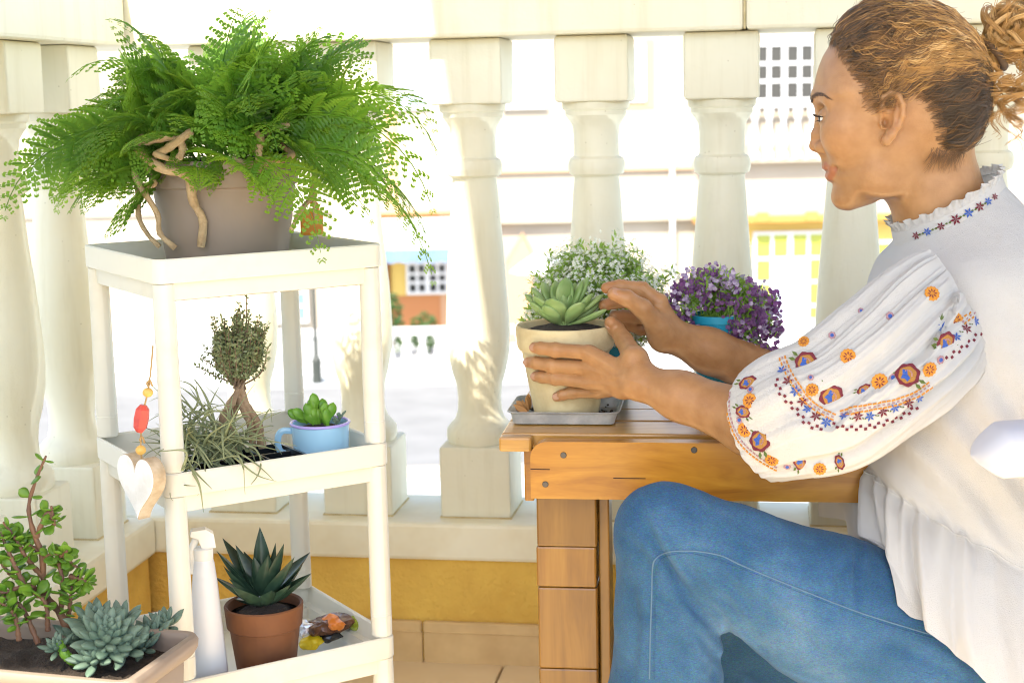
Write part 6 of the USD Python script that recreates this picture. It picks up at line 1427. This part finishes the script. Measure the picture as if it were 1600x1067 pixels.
each(slt, [(1222, 579, 9, 1), (1231, 596, 10, 0), (1243, 611, 10, 1), (1254, 626, 10, 0), (1262, 639, 9, 1), (1275, 650, 10, 0), (1291, 659, 10, 1), (1319, 650, 9, 1), (1340, 650, 10, 0), (1359, 650, 9, 1), (1379, 643, 10, 0), (1398, 637, 9, 1), (1420, 630, 9, 0), (1436, 622, 8, 1), (1470, 513, 13, 1), (1494, 527, 9, 1), (1510, 514, 10, 0), (1524, 502, 9, 1)], lambda h, r, b: star(h, r * PXS, 'thread_blue' if b else 'thread_maroon', slv))
each(slt, [(1470, 500, 12, 1.57), (1463, 545, 8, 2.6)], lambda h, r, a: obj('embroidered_leaf', lay(cat([petal(r * PXS, r * PXS * .16, a), petal(r * PXS * .7, r * PXS * .16, a + .6), petal(r * PXS * .7, r * PXS * .16, a - .6)]), h, 0), 'thread_green', slv))
each(slt, [(x_, y_, 4.5) for x_, y_ in ((1330, 655), (1350, 655), (1370, 650), (1389, 643), (1409, 637), (1237, 603), (1249, 618), (1283, 655), (1502, 520), (1517, 508))], lambda h, r: obj('embroidered_leaf', lay(cat([petal(r * PXS, r * PXS * .3, .4), petal(r * PXS, r * PXS * .3, 2.4)]), h, 0), 'thread_green', slv))
def stitches(mesh, pts, L, gap, w, m, name, par, off=0, zig=0):
    c = spline(np.array(pts, float), 200); s = np.r_[0, np.cumsum(np.linalg.norm(np.diff(c, axis=0), axis=1))]; out = []; pos = np.arange(L / 2, s[-1], L + gap)
    px = np.interp(pos, s, c[:, 0]); py = np.interp(pos, s, c[:, 1]); dx = np.interp(pos, s, np.gradient(c[:, 0])); dy = np.interp(pos, s, np.gradient(c[:, 1])); n_ = np.stack([-dy, dx], 1) / np.maximum(np.hypot(dx, dy), 1e-9)[:, None]
    q = np.stack([px, py], 1) + n_ * (off + zig * ((np.arange(len(pos)) % 2) * 2 - 1))[:, None]
    for h, a in zip(cast(mesh, q), np.arctan2(-dy, dx)):
        if h is not None: out.append(lay(trimesh.creation.box((L * PXS, w * PXS, .0010)), h, a))
    if out: obj(name, cat(out), m, par, kind='stuff')
A_ = [(1226, 556), (1236, 580), (1250, 602), (1262, 619), (1276, 632), (1291, 641), (1306, 648)]
B_ = [(1312, 642), (1335, 636), (1362, 631), (1385, 627), (1402, 623), (1430, 612), (1452, 597)]
C_ = [(1500, 500), (1512, 491), (1524, 483)]
for c, sg in ((A_, 1), (B_, 1), (C_, 1)):
    for o in (0, 9): stitches(slt, c, 6, 1.5, 2.6, 'thread_orange', 'stitched_line', slv, o * sg * (1 if c is A_ else 1))
    stitches(slt, c, 4, 3.5, 2.2, 'thread_rose', 'stitched_line', slv, 4.5)
for c in ([(1212, 592), (1220, 614), (1234, 630), (1248, 645), (1258, 659), (1270, 666), (1286, 669)], [(1300, 663), (1320, 668), (1345, 668), (1370, 664), (1395, 656), (1415, 647), (1432, 636)], [(1478, 562), (1492, 551), (1507, 541), (1520, 530), (1531, 520)]):
    stitches(slt, c, 4.6, 2.6, 4.2, 'thread_maroon', 'stitched_zigzag', slv, 0, 2.4)
stitches(slt, [(1137, 612), (1136, 640), (1142, 665), (1153, 688), (1170, 707), (1190, 722), (1212, 734)], 5, 1.6, 2.4, 'thread_orange', 'stitched_line', slv, 0)
stitches(slt, [(1141, 612), (1140, 640), (1146, 665), (1157, 686), (1174, 704), (1194, 719), (1214, 730)], 5, 1.6, 2.0, 'thread_rose', 'stitched_line', slv, 0)
colm = grid(np.stack([C0, C1]), close_v=True)
def on_collar(x):
    a = min(np.linspace(.25, PI - .15, 200), key=lambda a: abs(proj(ringpt(a, 0, .003) + upn * .003)[0] - x)); p = ringpt(a, 0, .0035) + upn * .0025; q = ringpt(a + .02, 0, .0035) + upn * .0025
    n = unit(np.cross(q - p, upn)); return p + n * np.sign(-(n @ (p - cC))) * .0009, n
for x, r, b in ((1432, 7, 0), (1450, 7, 1), (1470, 7, 0), (1493, 9, 0), (1513, 8, 1), (1529, 8, 0), (1542, 7, 1), (1552, 6, 0)): star(on_collar(x), r * PXS * 1.15, 'thread_blue' if b else 'thread_maroon', W_T)
for x in (1441, 1460, 1482, 1503, 1521, 1536): obj('embroidered_leaf', lay(cat([petal(6 * PXS, 2 * PXS, .4), petal(6 * PXS, 2 * PXS, 3.5)]), on_collar(x), 0), 'thread_green', W_T)

# ------------------------------------------------------------------ her chair
mat('chair_white', (.50, .51, .55), .5)
co = PY(1650, 1000, 1.9); so_ = V(co[0] + .0, 1.93, 0)
T = thing('armchair', 'white armchair she sits on, its arm reaching in at the right edge', 'chair', so_)
sz = hL[2] - .135
obj('seat', bbox((-.23, -.27, sz - .05), (.30, .27, sz), .02, so_, V(1, 0, 0), V(0, 1, 0), bz), 'chair_white', T, smooth=40)
for sx in (-.19, .27):
    for sy in (-.23, .23): obj('leg', lathe([(.016, .0005), (.02, sz - .045)], 14, so_ + V(sx, sy, 0)), 'chair_white', T, smooth=40)
obj('backrest', bbox((.335, -.26, sz + .02), (.372, .26, sz + .52), .018, so_, V(1, 0, 0), V(0, 1, 0), bz), 'chair_white', T, smooth=40)
for sy in (-.22, .22): obj('back_post', bbox((.335, sy - .02, sz - .04), (.360, sy + .02, sz + .019), .004, so_, V(1, 0, 0), V(0, 1, 0), bz), 'chair_white', T)
def arm(yd, nm):
    a0 = PY(1516, 712, 1.62); pts = spline([V(a0[0] + .004, yd, a0[2] - .002), V(a0[0] + .05, yd, a0[2] + .004), V(a0[0] + .15, yd, a0[2] + .004), V(so_[0] + .35, yd, a0[2] - .004)], 30)
    wv_ = .0015 + .052 * np.clip(np.linspace(0, 30, 30) * .0092 / .065, 0, 1) ** .75
    w = .031 * np.sqrt(np.clip(1 - (1 - np.clip(np.linspace(0, 30, 30) * .11, 0, 1)) ** 2, 0, 1)) + .0015
    prof = [(-1, 0), (-.86, .35), (-.45, .52), (.45, .52), (.86, .35), (1, 0), (.86, -.38), (.45, -.5), (-.45, -.5), (-.86, -.38)]
    G = np.array([[p + V(0, -u * ww * 1.25, v * w2_) for u, v in prof] for p, ww, w2_ in zip(pts, w, wv_)])
    G = np.concatenate([np.repeat(G[:1].mean(1, keepdims=True), G.shape[1], 1), G, np.repeat(G[-1:].mean(1, keepdims=True), G.shape[1], 1)]); g = grid(G, close_v=True); obj(nm, g, 'chair_white', T, smooth=True)
    for sx in (.0, .22): obj('arm_post', tube([so_ + V(sx, (yd - 1.93) * .98, sz - .02), V(so_[0] + sx + .02, yd, a0[2] - .012)], .013, 10), 'chair_white', T, smooth=True)
arm(1.63, 'armrest'); arm(2.23, 'armrest')
